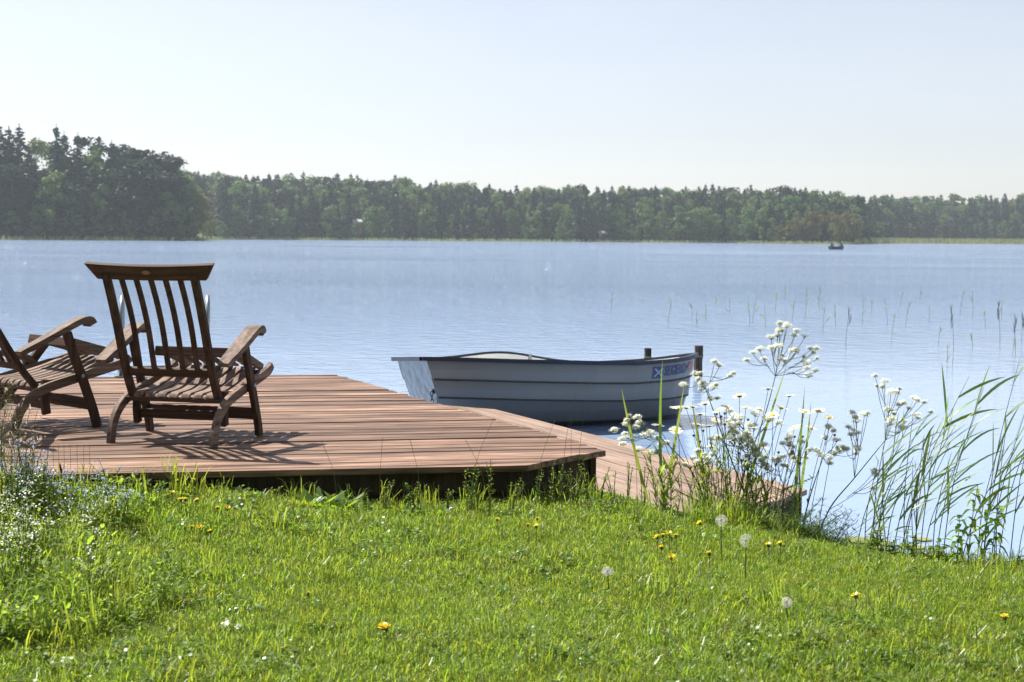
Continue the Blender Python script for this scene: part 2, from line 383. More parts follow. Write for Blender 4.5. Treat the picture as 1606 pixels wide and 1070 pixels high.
# ------------------------------------------------------------------ geometry-node scatter (stuff only)
def scatter(name, pts, rots, scls, idx, sources, mat, label, cat):
    """one stuff object: points carrying rotation / scale / variant, instancing the source meshes"""
    pts = np.asarray(pts, dtype=np.float32); n = len(pts)
    me = bpy.data.meshes.new(name); me.vertices.add(n); me.vertices.foreach_set('co', pts.ravel())
    a = me.attributes.new('rot', 'FLOAT_VECTOR', 'POINT'); a.data.foreach_set('vector', np.asarray(rots, dtype=np.float32).ravel())
    a = me.attributes.new('scl', 'FLOAT_VECTOR', 'POINT'); a.data.foreach_set('vector', np.asarray(scls, dtype=np.float32).ravel())
    a = me.attributes.new('var', 'INT', 'POINT'); a.data.foreach_set('value', np.asarray(idx, dtype=np.int32))
    o = bpy.data.objects.new(name, me); col.objects.link(o)
    src = bpy.data.collections.new(name + '_sources')
    for i, s in enumerate(sources):
        so = bpy.data.objects.new('%s_source_%02d' % (name, i), s[0] if isinstance(s, tuple) else s)
        src.objects.link(so)
    ng = bpy.data.node_groups.new(name + '_nodes', 'GeometryNodeTree')
    ng.interface.new_socket('Geometry', in_out='INPUT', socket_type='NodeSocketGeometry')
    ng.interface.new_socket('Geometry', in_out='OUTPUT', socket_type='NodeSocketGeometry')
    gi = ng.nodes.new('NodeGroupInput'); go = ng.nodes.new('NodeGroupOutput')
    ci = ng.nodes.new('GeometryNodeCollectionInfo'); ci.inputs['Collection'].default_value = src
    ci.inputs['Separate Children'].default_value = True; ci.inputs['Reset Children'].default_value = True
    ip = ng.nodes.new('GeometryNodeInstanceOnPoints'); ip.inputs['Pick Instance'].default_value = True
    def attr(nm, dt):
        q = ng.nodes.new('GeometryNodeInputNamedAttribute'); q.data_type = dt; q.inputs['Name'].default_value = nm; return q.outputs[0]
    L = ng.links
    L.new(gi.outputs[0], ip.inputs['Points']); L.new(ci.outputs[0], ip.inputs['Instance'])
    L.new(attr('var', 'INT'), ip.inputs['Instance Index'])
    e2r = ng.nodes.new('FunctionNodeEulerToRotation'); L.new(attr('rot', 'FLOAT_VECTOR'), e2r.inputs[0]); L.new(e2r.outputs[0], ip.inputs['Rotation'])
    L.new(attr('scl', 'FLOAT_VECTOR'), ip.inputs['Scale']); L.new(ip.outputs[0], go.inputs[0])
    md = o.modifiers.new('scatter', 'NODES'); md.node_group = ng
    return tag(o, label, cat, kind='stuff')

# ------------------------------------------------------------------ trees (meshes of unit height)
def leafquad(mb, p, size, nrm=None, flat=1.0):
    n = Vector((random.gauss(0, 1), random.gauss(0, 1), random.gauss(0, 1))) if nrm is None else Vector(nrm) + Vector((random.gauss(0, .5), random.gauss(0, .5), random.gauss(0, .5)))
    n.normalize(); a = n.orthogonal().normalized(); a.rotate(Matrix.Rotation(random.random() * 6.28, 3, n)); b = n.cross(a)
    s = size * random.uniform(.6, 1.3); w = s * flat
    p = Vector(p)
    mb.add([p - a * s, p + b * w * .7 - a * s * .1, p + a * s, p - b * w * .7 + a * s * .1], [(0, 1, 2, 3)])
def spruce_mesh(k):
    mb = MB(); random.seed(100 + k); lev = 34; rad = random.uniform(.17, .215)
    for i in range(lev):
        t = i / lev; z = .06 + .93 * t; r = rad * (1 - t) ** .75 * random.uniform(.78, 1.15) + .006
        nb = max(5, int(10 * (1 - t) + 5))
        for b in range(nb):
            a = random.random() * 6.28; rr = r * random.uniform(.6, 1.15)
            for j in range(1, 6):
                q = j / 5; p = (math.cos(a) * rr * q, math.sin(a) * rr * q, z - rr * .45 * q + random.uniform(-.008, .008))
                leafquad(mb, p, .015 + .026 * (1 - t) ** .7, (math.cos(a) * .4, math.sin(a) * .4, .8), .7)
    for q in range(10): leafquad(mb, (0, 0, .97 + .004 * q), .007, (1, 0, .2), .5)
    return mb.mesh('spruce_crown_mesh')
def clump(mb, c, r, n, size, squash=.75):
    for _ in range(n):
        d = Vector((random.gauss(0, 1), random.gauss(0, 1), random.gauss(0, 1))).normalized() * (random.random() ** .33)
        leafquad(mb, (c[0] + d.x * r, c[1] + d.y * r, c[2] + d.z * r * squash), size, d * .6 + Vector((0, 0, .4)))
def pine_mesh(k):
    mb = MB(); random.seed(200 + k)
    for i in range(17):
        z = random.uniform(.42, .94); rr = .17 * math.sin(math.pi * min(1, (1.05 - z) / .62)) ** .6
        a = random.random() * 6.28; d = rr * random.uniform(.2, 1)
        clump(mb, (math.cos(a) * d, math.sin(a) * d, z), random.uniform(.055, .095), 110, .018, .85)
    return mb.mesh('pine_crown_mesh')
def decid_mesh(k, z0=.14, wide=.26, size=.019):
    mb = MB(); random.seed(300 + k)
    for i in range(30):
        z = random.uniform(z0, .93); u = (z - z0) / (1 - z0)
        rr = wide * (math.sin(math.pi * (u * .82 + .16)) ** .7)
        a = random.random() * 6.28; d = rr * random.uniform(.25, .95)
        clump(mb, (math.cos(a) * d, math.sin(a) * d, z), random.uniform(.06, .11), 80, size, .8)
    clump(mb, (0, 0, .93), .06, 50, size)
    return mb.mesh('leafy_crown_mesh')
def trunk_mesh(r=.014, top=.9, limbs=7):
    mb = MB(); mb.tube([(0, 0, -.02), (.004, .002, .3), (-.003, .004, .6), (0, 0, top)], [r, r * .8, r * .5, r * .12], 6)
    for i in range(limbs):
        z = random.uniform(.3, .8); a = random.random() * 6.28; l = random.uniform(.08, .16)
        mb.tube([(0, 0, z), (math.cos(a) * l * .5, math.sin(a) * l * .5, z + .04), (math.cos(a) * l, math.sin(a) * l, z + .05)], [r * .4, r * .25, r * .1], 4)
    return mb.mesh('trunk_mesh')
def withmat(me, m): me.materials.append(m); return me
def cloned(me, m):
    c = me.copy(); c.materials.clear(); c.materials.append(m); return c
SP = [withmat(spruce_mesh(i), MAT['spruce']) for i in range(3)]
PI_ = [withmat(pine_mesh(i), MAT['pine']) for i in range(3)]
DE = [withmat(decid_mesh(i), MAT['decid']) for i in range(3)]
BI = [withmat(decid_mesh(i + 5, .10, .17, .016), MAT['birch']) for i in range(2)]
AL = [cloned(DE[i], MAT['alder']) for i in range(2)]
BU = [withmat(decid_mesh(i + 9, .05, .55, .03), MAT['decid']) for i in range(2)]
TR = withmat(trunk_mesh(), MAT['bark']); TRB = withmat(trunk_mesh(.010), MAT['birchbark'])
KIND = {
 's': ('spruce_tree', SP, TR), 'p': ('pine_tree', PI_, TR), 'd': ('broadleaf_tree', DE, TR), 'b': ('birch_tree', BI, TRB),
 'a': ('alder_tree', AL, TR), 'u': ('shore_bush', BU, TR)}
def tree(kind, base, h, wid, label, group, cat='tree'):
    nm, cr, tr = KIND[kind]
    t = thing(nm, label, cat, base, random.random() * 6.28, group); t.scale = (h * wid, h * wid, h)
    for part, me in (('crown', random.choice(cr)), ('trunk', tr)):
        o = bpy.data.objects.new(part, me); col.objects.link(o); o.parent = t
    return t
def tree_px(kind, px, topy, d, label, group, wid=1.0, cat='tree'):
    b = far_pt(px, d); top = ony(px, topy, b.y)
    return tree(kind, (b.x, b.y, b.z - .1), max(2, top.z - b.z + .1), wid, label, group, cat)
GH = 'trees on the near wooded headland'
HL = {'s': 'tall dark spruce on the wooded headland', 'p': 'round crowned dark pine on the wooded headland', 'b': 'pale green birch between the spruces on the wooded headland',
      'd': 'leafy green broadleaf tree on the wooded headland shore', 'a': 'yellowish broadleaf tree at the tip of the wooded headland', 'u': 'low green bush along the wooded headland shore'}
random.seed(31)
WK = {'s': 1.35, 'p': 1.15}
head = [('s', 2, 193, 14), ('s', 17, 199, 12, 1.2), ('s', 33, 195, 18), ('p', -20, 215, 10), ('s', -40, 200, 16), ('b', 60, 212, 20, 1.1), ('b', 75, 222, 24, 1.1), ('s', 91, 196, 14), ('s', 103, 207, 20),
        ('s', 124, 209, 13), ('p', 140, 210, 22, 1.1), ('d', 155, 229, 16), ('s', 177, 221, 15, 1.1), ('p', 192, 226, 20, 1.2), ('p', 205, 236, 14, 1.2), ('p', 232, 231, 12, 1.6),
        ('p', 252, 235, 18, 1.4), ('p', 268, 243, 14, 1.4), ('p', 222, 250, 8, 1.5), ('s', 48, 232, 8, 1.2), ('p', 20, 258, 6, 1.5), ('s', 112, 250, 6, 1.3), ('s', 148, 262, 7, 1.3), ('p', 188, 262, 6, 1.5), ('p', 250, 268, 6, 1.6),
        ('d', 88, 268, 4, 1.1), ('d', 108, 282, 5), ('d', 158, 287, 4, 1.0), ('s', 70, 262, 6, 1.3), ('s', 0, 280, 5, 1.4), ('p', 128, 290, 3, 1.4), ('s', 35, 290, 4, 1.3), ('s', 178, 300, 3, 1.4), ('p', 215, 290, 3, 1.5),
        ('d', 292, 272, 12, 1.0), ('d', 304, 285, 8, 1.0), ('a', 318, 304, 6, 1.0), ('d', 284, 318, 3, .9), ('d', 262, 300, 4, 1.0), ('d', 196, 330, 2, 1.0), ('d', 60, 322, 2, 1.1), ('s', 232, 300, 3, 1.4), ('s', 150, 325, 2, 1.4),
        ('s', 95, 318, 2, 1.5), ('d', 20, 330, 1.5, 1.1), ('d', 122, 335, 1.5, 1.1), ('s', 268, 330, 2, 1.5), ('d', 240, 338, 1.5, 1.1), ('d', 78, 308, 5, 1.2), ('s', 82, 300, 8, 1.5), ('d', 68, 330, 3, 1.2), ('s', 60, 280, 12, 1.4), ('s', 204, 270, 9, 1.3), ('s', 128, 300, 8, 1.4), ('d', 100, 340, 1.5, 1.2), ('s', 210, 318, 5, 1.5), ('s', 246, 310, 5, 1.5), ('s', 15, 318, 4, 1.5), ('s', 48, 318, 6, 1.5), ('s', 170, 285, 10, 1.3), ('d', 150, 345, 1, 1.2), ('s', 285, 300, 9, 1.5), ('u', 50, 352, 1, .9), ('u', 172, 352, 1, .9), ('u', 210, 354, 1, .9), ('u', 300, 348, 1, .9), ('u', 324, 350, 2, .8), ('a', 330, 330, 8, 1.0)]
for q in head:
    k, x, ty, d = q[:4]; w = (q[4] if len(q) > 4 else 1.0) * WK.get(k, 1)
    lab = HL[k]
    if k == 's': lab = 'spruce whose pointed tip stands above the wooded headland treeline' if ty < 225 else ('broad dark spruce in the middle of the wooded headland' if ty < 300 else 'short dark spruce near the waterline of the wooded headland')
    if k == 'p': lab = 'pine with rounded top on the wooded headland skyline' if ty < 245 else 'dark pine below the skyline of the wooded headland'
    if k == 'd': lab = ('light green leafy tree among the dark headland spruces' if ty < 295 else 'low leafy tree at the wooded headland waterline') if x < 250 else 'leafy tree on the sloping tip of the wooded headland'
    tree_px(k, x, ty, d, lab, {'s': 'spruces', 'p': 'pines', 'd': 'leafy trees', 'b': 'birches', 'a': 'yellowish trees', 'u': 'bushes'}[k] + ' on the wooded headland: ' + lab, w, 'bush' if k == 'u' else 'tree')
for i in range(14):       # headland goes on beyond the frame
    tree_px(random.choice('sspd'), -70 - i * 32 + random.uniform(-10, 10), random.uniform(200, 240), random.uniform(5, 25), 'tall tree of the wooded headland far along the left shore', 'outer headland trees', 1.2)
# far shore: front trees as individuals
def skyline(px): return interp(px, [250, 285, 310, 350, 420, 500, 600, 640, 700, 760, 800, 860, 1000, 1060, 1200, 1290, 1330, 1450, 1606, 2300],
                                 [258, 262, 268, 274, 278, 276, 280, 282, 287, 288, 293, 292, 294, 291, 293, 298, 304, 307, 306, 306])
FL = {'s': 'dark pointed spruce in the forest along the far shore', 'p': 'dark pine in the forest along the far shore', 'd': 'sunlit green leafy tree at the far shore edge',
      'b': 'slender pale green birch at the far shore edge', 'u': 'low green bush at the far waterline', 'a': 'olive brown tree on the low point by the fishing boat'}
random.seed(77)
x = 338
while x < 1660:
    sk = skyline(x); wl = 377 + .004 * x
    if not (1225 < x < 1350):
        k = random.choices('dbus', (5, 3, 3, 2))[0]
        if k == 'u': ty = random.uniform(wl - 30, wl - 14)
        elif k == 's': ty = random.uniform(sk + 8, sk + 40)
        else: ty = random.uniform(max(sk + 30, wl - 62), wl - 24)
        if x > 1350 and k != 's' and random.random() < .55: k = 'u'; ty = random.uniform(wl - 26, wl - 10)
        zone = 'next to the wooded headland' if x < 470 else 'between the dark spruces and the cabin roof' if x < 600 else 'between the cabin and the red shed' if x < 944 else 'between the red shed and the olive trees' if x < 1225 else 'on the meadow shore past the olive trees'
        lab = {'s': 'dark spruce at the far shore ', 'd': 'sunlit leafy tree at the far shore ', 'b': 'slender pale birch at the far shore ', 'u': 'low bush at the far waterline '}[k] + zone
        tree_px(k, x, ty, random.uniform(2, 12) if x < 1350 else random.uniform(30, 60), lab, lab + ' group', random.uniform(.85, 1.25) if k != 'u' else random.uniform(.7, 1.3), 'bush' if k == 'u' else 'tree')
    x += random.uniform(5, 12)
for px_, ty, w in ((520, 292, 1.5), (508, 300, 1.4), (530, 318, 1.3), (498, 312, 1.3), (470, 300, 1.2)):
    tree_px('s', px_, ty, 8, 'dark dense spruce in the group at the far shore edge', 'dark spruce group at the far shore edge', w)
for px_, ty, w in ((1100, 322, 1.3), (1082, 330, 1.2), (1120, 335, 1.2), (1176, 346, 1.2), (345, 345, 1.2), (355, 352, 1.1), (420, 318, 1.4), (448, 325, 1.3)):
    tree_px('d', px_, ty, 3, 'bright rounded tree leaning out at the far waterline', 'bright rounded trees at the far waterline', w)
for px_, ty in ((1226, 352), (1236, 345), (1250, 338), (1264, 333), (1274, 330), (1288, 336), (1300, 329), (1313, 335), (1326, 330), (1338, 333), (1346, 342), (1258, 350), (1306, 348), (1332, 350)):
    tree_px('a' if random.random() < .75 else 'd', px_, ty, random.uniform(3, 12), FL['a'], 'olive trees on the low point', 1.1)
for i in range(11):       # unseen trees added behind the viewpoint to block sky light
    random.seed(640 + i); tree(random.choice('ddb'), (-20 + i * 4 + random.uniform(-1, 1), random.uniform(-13, -9), .3), random.uniform(11, 15), random.uniform(1.1, 1.4), 'tall unseen leafy tree added behind the viewpoint to block sky light', 'added sky-blocking trees behind the viewpoint')
# the forest behind, one mass
P_, Rr, S_, I_ = [], [], [], []
fsrc = SP + PI_ + DE + BI
random.seed(5)
for d, step, dy in ((14, 8, 34), (22, 7, 22), (32, 6, 12), (45, 5.5, 4), (60, 5.5, -3), (85, 6, 0), (120, 8, 4)):
    x = 262 if d < 40 else 240
    while x < 1900:
        xx = x + random.uniform(-4, 4)
        if xx > 345 or d > 28:
            D_ = d + random.uniform(-6, 6)
            if xx < 345: D_ += 105
            if xx > 1345: D_ += 25
            b = far_pt(xx, D_); topy = skyline(xx) + (5 if xx > 650 else 1) + dy + random.uniform(-7, 15)
            top = ony(xx, topy, b.y); h = max(6, top.z - b.z)
            kk = random.choices(range(4), (10, 1.5, 2.2, 1.5))[0]; idx = [random.randint(0, 2), 3 + random.randint(0, 2), 6 + random.randint(0, 2), 9 + random.randint(0, 1)][kk]
            w = random.uniform(.95, 1.35) if kk != 0 else random.uniform(1.1, 1.6)
            P_.append(b); Rr.append((0, 0, random.random() * 6.28)); S_.append((h * w, h * w, h)); I_.append(idx)
        x += step * random.uniform(.7, 1.3)
scatter('far_forest', P_, Rr, S_, I_, fsrc, None, 'continuous mixed spruce and pine forest behind the far shoreline', 'forest')
# pale reeds along the far waterline
def reed_bed():
    rng = np.random.default_rng(3); V = []; F = []
    for i in range(11000):
        px_ = rng.uniform(-250, 1750) if i < 7500 else rng.uniform(1345, 1720); d = rng.uniform(-2, 1.5) if px_ < 1340 else rng.uniform(-2, 26)
        if px_ < 1340 and rng.random() < .6: continue
        b = far_pt(px_, d); h = rng.uniform(.8, 1.9) * (.65 if px_ < 1340 else 1); w = rng.uniform(.15, .4); z = max(-.05, b.z - .1) if d > 0 else -.1
        k = len(V); V += [(b.x - w, b.y, z), (b.x + w, b.y + rng.uniform(-.3, .3), z), (b.x + rng.uniform(-.3, .3), b.y, z + h)]; F.append((k, k + 1, k + 2))
    mb = MB(); mb.v = V; mb.f = F
    tag(mb.obj('reed_bed', MAT['shorereed']), 'pale yellowish reeds in a strip along the far waterline', 'reeds', kind='stuff')
reed_bed()
def cabin(px_, d, w, dpt, hw, hr, label):
    b = far_pt(px_, d); t = thing('cabin', label, 'cabin', b, .25)
    m = MB(); m.box((0, 0, hw / 2), (w, dpt, hw)); wall = m.obj('wall', MAT['redwall'], t)
    m = MB(); y = dpt / 2 + .3; x_ = w / 2 + .3
    m.add([(-x_, -y, hw), (x_, -y, hw), (x_, 0, hw + hr), (-x_, 0, hw + hr), (-x_, y, hw), (x_, y, hw), (-x_, -y, hw + .12), (x_, -y, hw + .12), (x_, 0, hw + hr + .12), (-x_, 0, hw + hr + .12), (-x_, y, hw + .12), (x_, y, hw + .12)],
          [(6, 7, 8, 9), (9, 8, 11, 10), (0, 3, 2, 1), (3, 4, 5, 2), (0, 1, 7, 6), (4, 10, 11, 5), (0, 6, 9, 3), (3, 9, 10, 4), (1, 2, 8, 7), (2, 5, 11, 8)])
    m.obj('roof', MAT['roof'], t)
    m = MB(); m.box((0, -dpt / 2 - .03, 1), (.9, .05, 2)); m.obj('door', MAT['boatdark'], t)
    for s_ in (-1, 1):
        m = MB(); m.box((s_ * w * .3, -dpt / 2 - .03, 1.4), (1, .05, .9)); m.obj('window', MAT['pale'], t)
cabin(944, 6, 2.2, 2.4, 1.9, .9, 'small red shed with pale roof among the far shore trees')
cabin(560, 9.0, 2.4, 3, 5.0, .8, 'red cabin with pale roof behind bushes on the far shore')

# ------------------------------------------------------------------ deck
def clip(poly, a, b, c):
    """keep a*x+b*y<=c"""
    out = []
    for i in range(len(poly)):
        p, q = poly[i], poly[(i + 1) % len(poly)]; dp = a * p[0] + b * p[1] - c; dq = a * q[0] + b * q[1] - c
        if dp <= 0: out.append(p)
        if (dp < 0 < dq) or (dq < 0 < dp):
            t = dp / (dp - dq); out.append((p[0] + (q[0] - p[0]) * t, p[1] + (q[1] - p[1]) * t))
    return out
def clip_poly(poly, region):
    n = len(region)
    for i in range(n):
        p, q = region[i], region[(i + 1) % n]; a, b = q[1] - p[1], -(q[0] - p[0])   # inside = left of edge (ccw)
        poly = clip(poly, a, b, a * p[0] + b * p[1])
        if len(poly) < 3: return []
    return poly
def xy(v): return (v.x, v.y)
dF0 = xy(onz(400, 738, DECK_Z)); dF1 = xy(onz(822, 730, DECK_Z)); dC = xy(onz(950, 706, DECK_Z)); dB = xy(onz(527, 588, DECK_Z))
fd = Vector((dF1[0] - dF0[0], dF1[1] - dF0[1])).normalized()
LEFT = 4.2
dL0 = (dF1[0] - fd.x * (LEFT + 2), dF1[1] - fd.y * (LEFT + 2))
BANG = R(10.5)
bu = Vector((math.cos(BANG), math.sin(BANG))); bv = Vector((-bu.y, bu.x))
dL1 = (dB[0] - bu.x * (LEFT + .6), dB[1] - bu.y * (LEFT + .6))
DECK = [dL0, dF1, dC, dB, dL1]
deck = thing('wooden_deck', 'wide reddish brown plank deck beside the lawn', 'deck', (dC[0], dC[1], DECK_Z))
def planks(root, region, ang, pw, gap, thick, ztop, mat, seed, jitter=.004, endj=.012):
    random.seed(seed)
    u = Vector((math.cos(ang), math.sin(ang))); v = Vector((-u.y, u.x)); o = Vector(root.location)
    ss = [v.dot(Vector(p)) for p in region]; us = [u.dot(Vector(p)) for p in region]
    s = min(ss) - .03; k = 0
    while s < max(ss):
        w = pw * random.uniform(.97, 1.02); da = random.uniform(-jitter, jitter)
        u2 = Vector((math.cos(ang + da), math.sin(ang + da)))
        c = v * (s + w / 2); a0, a1 = min(us) - 1, max(us) + 1
        quad = [c + u * a0 - v * (w / 2 - gap / 2), c + u * a1 - v * (w / 2 - gap / 2), c + u * a1 + v * (w / 2 - gap / 2), c + u * a0 + v * (w / 2 - gap / 2)]
        e = random.uniform(-endj, endj)
        poly = clip_poly([tuple(q) for q in quad], region); s += w
        if len(poly) < 3: continue
        ctr = sum((Vector(q) for q in poly), Vector((0, 0))) / len(poly)
        loc = [((Vector(q) - ctr).dot(u), (Vector(q) - ctr).dot(v)) for q in poly]
        mxu = max(q[0] for q in loc)
        loc = [(q[0] + (e if q[0] > mxu - .35 else 0), q[1]) for q in loc]
        m = MB(); m.prism(loc, -thick, 0)
        ob = m.obj('plank', mat, root, bevel=.003)
        ob.location = (ctr.x - o.x, ctr.y - o.y, ztop - o.z + random.uniform(-.003, .003)); ob.rotation_euler = (random.uniform(-.006, .006), 0, ang)
        k += 1
planks(deck, DECK, BANG, .108, .010, .03, DECK_Z, MAT['deck'], 11)
# skirt below the deck edge: front, oblique cut and right side
def skirt(root, p, q, z0, z1, inset, mat, name='skirt_board', step=.9, th=.03):
    p = Vector(p); q = Vector(q); d = (q - p).normalized(); n = Vector((-d.y, d.x)); o = Vector(root.location)
    L_ = (q - p).length; k = max(1, round(L_ / step)); g = .012
    for i in range(k):
        a = p + d * (L_ * i / k + g / 2) + n * inset; b = p + d * (L_ * (i + 1) / k - g / 2) + n * inset
        m = MB(); m.prism([tuple(a), tuple(b), tuple(b + n * th), tuple(a + n * th)], z0, z1)
        ob = m.obj(name, mat, root); ob.location = -o
inset = .055
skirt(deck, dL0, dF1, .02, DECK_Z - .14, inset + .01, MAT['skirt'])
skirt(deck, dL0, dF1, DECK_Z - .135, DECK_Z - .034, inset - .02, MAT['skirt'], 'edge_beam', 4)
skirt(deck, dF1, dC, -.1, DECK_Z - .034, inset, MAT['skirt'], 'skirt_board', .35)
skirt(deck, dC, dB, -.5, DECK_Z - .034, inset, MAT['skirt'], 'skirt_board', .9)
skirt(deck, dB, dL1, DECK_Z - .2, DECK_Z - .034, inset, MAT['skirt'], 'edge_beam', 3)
for t_ in (.02, .35, .7):
    p = Vector(dB).lerp(Vector(dL1), t_); m = MB(); m.tube([(p.x - bu.x * .1 + .0, p.y - .15, -1.2), (p.x - bu.x * .1, p.y - .15, DECK_Z - .036)], .06, 10)
    ob = m.obj('pile', MAT['post'], deck, smooth=False); ob.location = -Vector(deck.location)
# lower jetty
jA = xy(onz(1266, 768, JET_Z)); jB = xy(onz(777, 642, JET_Z)); jB2 = xy(onz(690, 635, JET_Z)); jN = xy(onz(1195, 793, JET_Z))
jd = Vector((jB[0] - jA[0], jB[1] - jA[1])).normalized(); jn = Vector((-jd.y, jd.x))
jP = Vector(jN) + (Vector(jN) - Vector(jA)).normalized() * .9
JET = [xy(Vector((jP.x, jP.y, 0))), jA, jB, tuple(Vector(jB2)), tuple(Vector(jP) + jd * 4.3)]
JET = [tuple(q[:2]) for q in JET]
jet = thing('lower_jetty', 'low pale plank jetty running along the right side of the deck', 'jetty', (jA[0], jA[1], JET_Z))
JANG = math.atan2(jd.y, jd.x)
planks(jet, JET, JANG, .135, .006, .03, JET_Z, MAT['jetty'], 21, .001, .004)
skirt(jet, JET[0], jA, -.25, JET_Z - .034, .03, MAT['skirt'], 'end_beam', 1.2, .035)
skirt(jet, jA, jB, JET_Z - .15, JET_Z - .034, .03, MAT['skirt'], 'edge_beam', 2.2, .035)
for t_ in (.04, .5, .93):
    p = Vector(jA).lerp(Vector(jB), t_) + (jn if jn.dot(Vector(JET[0]) - Vector(jA)) > 0 else -jn) * .12
    m = MB(); m.tube([(p.x, p.y, -1.0), (p.x, p.y, JET_Z - .036)], .05, 10); ob = m.obj('pile', MAT['post'], jet); ob.location = -Vector(jet.location)

# ------------------------------------------------------------------ steamer chairs
def make_chair(label):
    t = thing('steamer_chair', label, 'chair', group='teak steamer chairs on the deck')
    def P(mbfn, name, mat, bevel=.004, parent=None, smooth=False):
        m = MB(); mbfn(m); return m.obj(name, mat, parent or t, bevel=bevel, smooth=smooth)
    def smoothpath(pts, n=4):
        pts = [np.array(p) for p in pts]; out = []
        for i in range(len(pts) - 1):
            p0, p1, p2, p3 = pts[max(i - 1, 0)], pts[i], pts[i + 1], pts[min(i + 2, len(pts) - 1)]
            for k in range(n):
                u = k / n; out.append(.5 * ((2 * p1) + (-p0 + p2) * u + (2 * p0 - 5 * p1 + 4 * p2 - p3) * u * u + (-p0 + 3 * p1 - 3 * p2 + p3) * u ** 3))
        out.append(pts[-1]); return [tuple(float(c) for c in q) for q in out]
    for s in (-1, 1):
        x = s * .272
        rail = smoothpath([(x, 0, 0), (x, .016, .075), (x, .052, .14), (x, .11, .19), (x, .2, .23), (x, .45, .285), (x, .64, .325), (x, .70, .345), (x, .725, .365)])
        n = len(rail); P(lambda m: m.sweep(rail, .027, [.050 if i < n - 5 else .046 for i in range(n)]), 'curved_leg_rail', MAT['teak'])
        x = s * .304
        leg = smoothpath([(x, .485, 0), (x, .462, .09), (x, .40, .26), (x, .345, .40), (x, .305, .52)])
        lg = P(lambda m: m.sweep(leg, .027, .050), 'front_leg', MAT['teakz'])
        P(lambda m: m.tube([(x + s * .014, .39, .285), (x + s * .02, .39, .285)], .011, 10), 'bolt', MAT['steel'], 0, lg)
        x = s * .322
        arm = smoothpath([(x, .005, .425), (x, .10, .463), (x, .24, .525), (x, .335, .567), (x, .39, .585), (x, .425, .582), (x, .44, .560)])
        n = len(arm); hs = [float(np.interp(i / (n - 1), [0, .1, .6, .85, 1], [.022, .03, .032, .045, .05])) for i in range(n)]
        P(lambda m: m.sweep(arm, [float(np.interp(i / (n - 1), [0, .3, 1], [.055, .075, .07])) for i in range(n)], hs), 'armrest', MAT['teak'], .007)
    bp = lambda x: smoothpath([(x, .158, .235), (x, .105, .335), (x, .052, .47), (x, .0, .62), (x, -.058, .77), (x, -.108, .885)])
    def upto(path, z0): return [p for p in path if p[2] >= z0]
    for s in (-1, 1):
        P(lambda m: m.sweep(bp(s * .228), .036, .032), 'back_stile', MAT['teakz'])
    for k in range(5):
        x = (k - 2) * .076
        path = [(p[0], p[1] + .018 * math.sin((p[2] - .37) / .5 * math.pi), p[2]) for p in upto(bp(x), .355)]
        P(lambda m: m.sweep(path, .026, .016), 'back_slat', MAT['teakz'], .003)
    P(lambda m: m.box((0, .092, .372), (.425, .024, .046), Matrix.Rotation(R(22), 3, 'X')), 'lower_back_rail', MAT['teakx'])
    def headrail(m):
        n = 16; V = []; F = []
        tilt = Vector((0, -.42, .91))
        for i in range(n + 1):
            u = i / n * 2 - 1
            for (hx, hz, off) in ((.282, -.042, -1), (.282, -.042, 1), (.335, .046, 1), (.335, .046, -1)):
                x = u * hx; dip = -.012 * (1 - u * u) if hz > 0 else -.004 * (1 - u * u)
                c = Vector((x, -.108 - .03 * (1 - u * u) + .012, .90)) + tilt * (hz + dip)
                c += Vector((0, .91, .42)) * (off * .014); V.append(c)
        for i in range(n):
            for k in range(4):
                a = i * 4 + k; b = i * 4 + (k + 1) % 4; F.append((a, a + 4, b + 4, b))
        F.append((0, 1, 2, 3)); F.append((n * 4 + 3, n * 4 + 2, n * 4 + 1, n * 4)); m.add(V, F)
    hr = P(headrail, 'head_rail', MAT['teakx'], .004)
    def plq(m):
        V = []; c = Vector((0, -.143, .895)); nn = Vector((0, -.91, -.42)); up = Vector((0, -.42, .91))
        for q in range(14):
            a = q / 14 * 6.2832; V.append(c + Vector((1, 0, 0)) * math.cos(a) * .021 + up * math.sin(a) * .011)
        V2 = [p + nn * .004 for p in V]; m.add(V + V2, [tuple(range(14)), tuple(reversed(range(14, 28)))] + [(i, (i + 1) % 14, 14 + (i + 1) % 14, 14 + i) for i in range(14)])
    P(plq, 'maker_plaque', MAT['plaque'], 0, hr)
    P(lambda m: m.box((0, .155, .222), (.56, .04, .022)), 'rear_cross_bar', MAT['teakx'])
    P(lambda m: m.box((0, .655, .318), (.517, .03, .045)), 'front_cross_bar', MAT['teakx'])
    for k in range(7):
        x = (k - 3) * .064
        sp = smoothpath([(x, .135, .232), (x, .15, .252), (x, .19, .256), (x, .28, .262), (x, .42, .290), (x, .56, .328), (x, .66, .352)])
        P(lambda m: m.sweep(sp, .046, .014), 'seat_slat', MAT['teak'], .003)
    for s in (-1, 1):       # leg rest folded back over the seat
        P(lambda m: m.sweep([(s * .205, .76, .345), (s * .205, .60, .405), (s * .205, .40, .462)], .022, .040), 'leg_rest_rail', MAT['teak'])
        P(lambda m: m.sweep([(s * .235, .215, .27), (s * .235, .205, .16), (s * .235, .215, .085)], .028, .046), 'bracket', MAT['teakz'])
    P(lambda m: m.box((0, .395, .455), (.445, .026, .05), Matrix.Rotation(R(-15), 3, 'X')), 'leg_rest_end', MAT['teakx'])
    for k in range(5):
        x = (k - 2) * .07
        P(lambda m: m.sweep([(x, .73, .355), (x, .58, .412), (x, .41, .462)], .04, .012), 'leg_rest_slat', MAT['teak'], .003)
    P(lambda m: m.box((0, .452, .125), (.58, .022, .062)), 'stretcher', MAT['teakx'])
    P(lambda m: m.box((0, .225, .135), (.44, .022, .05)), 'rear_stretcher', MAT['teakx'])
    return t
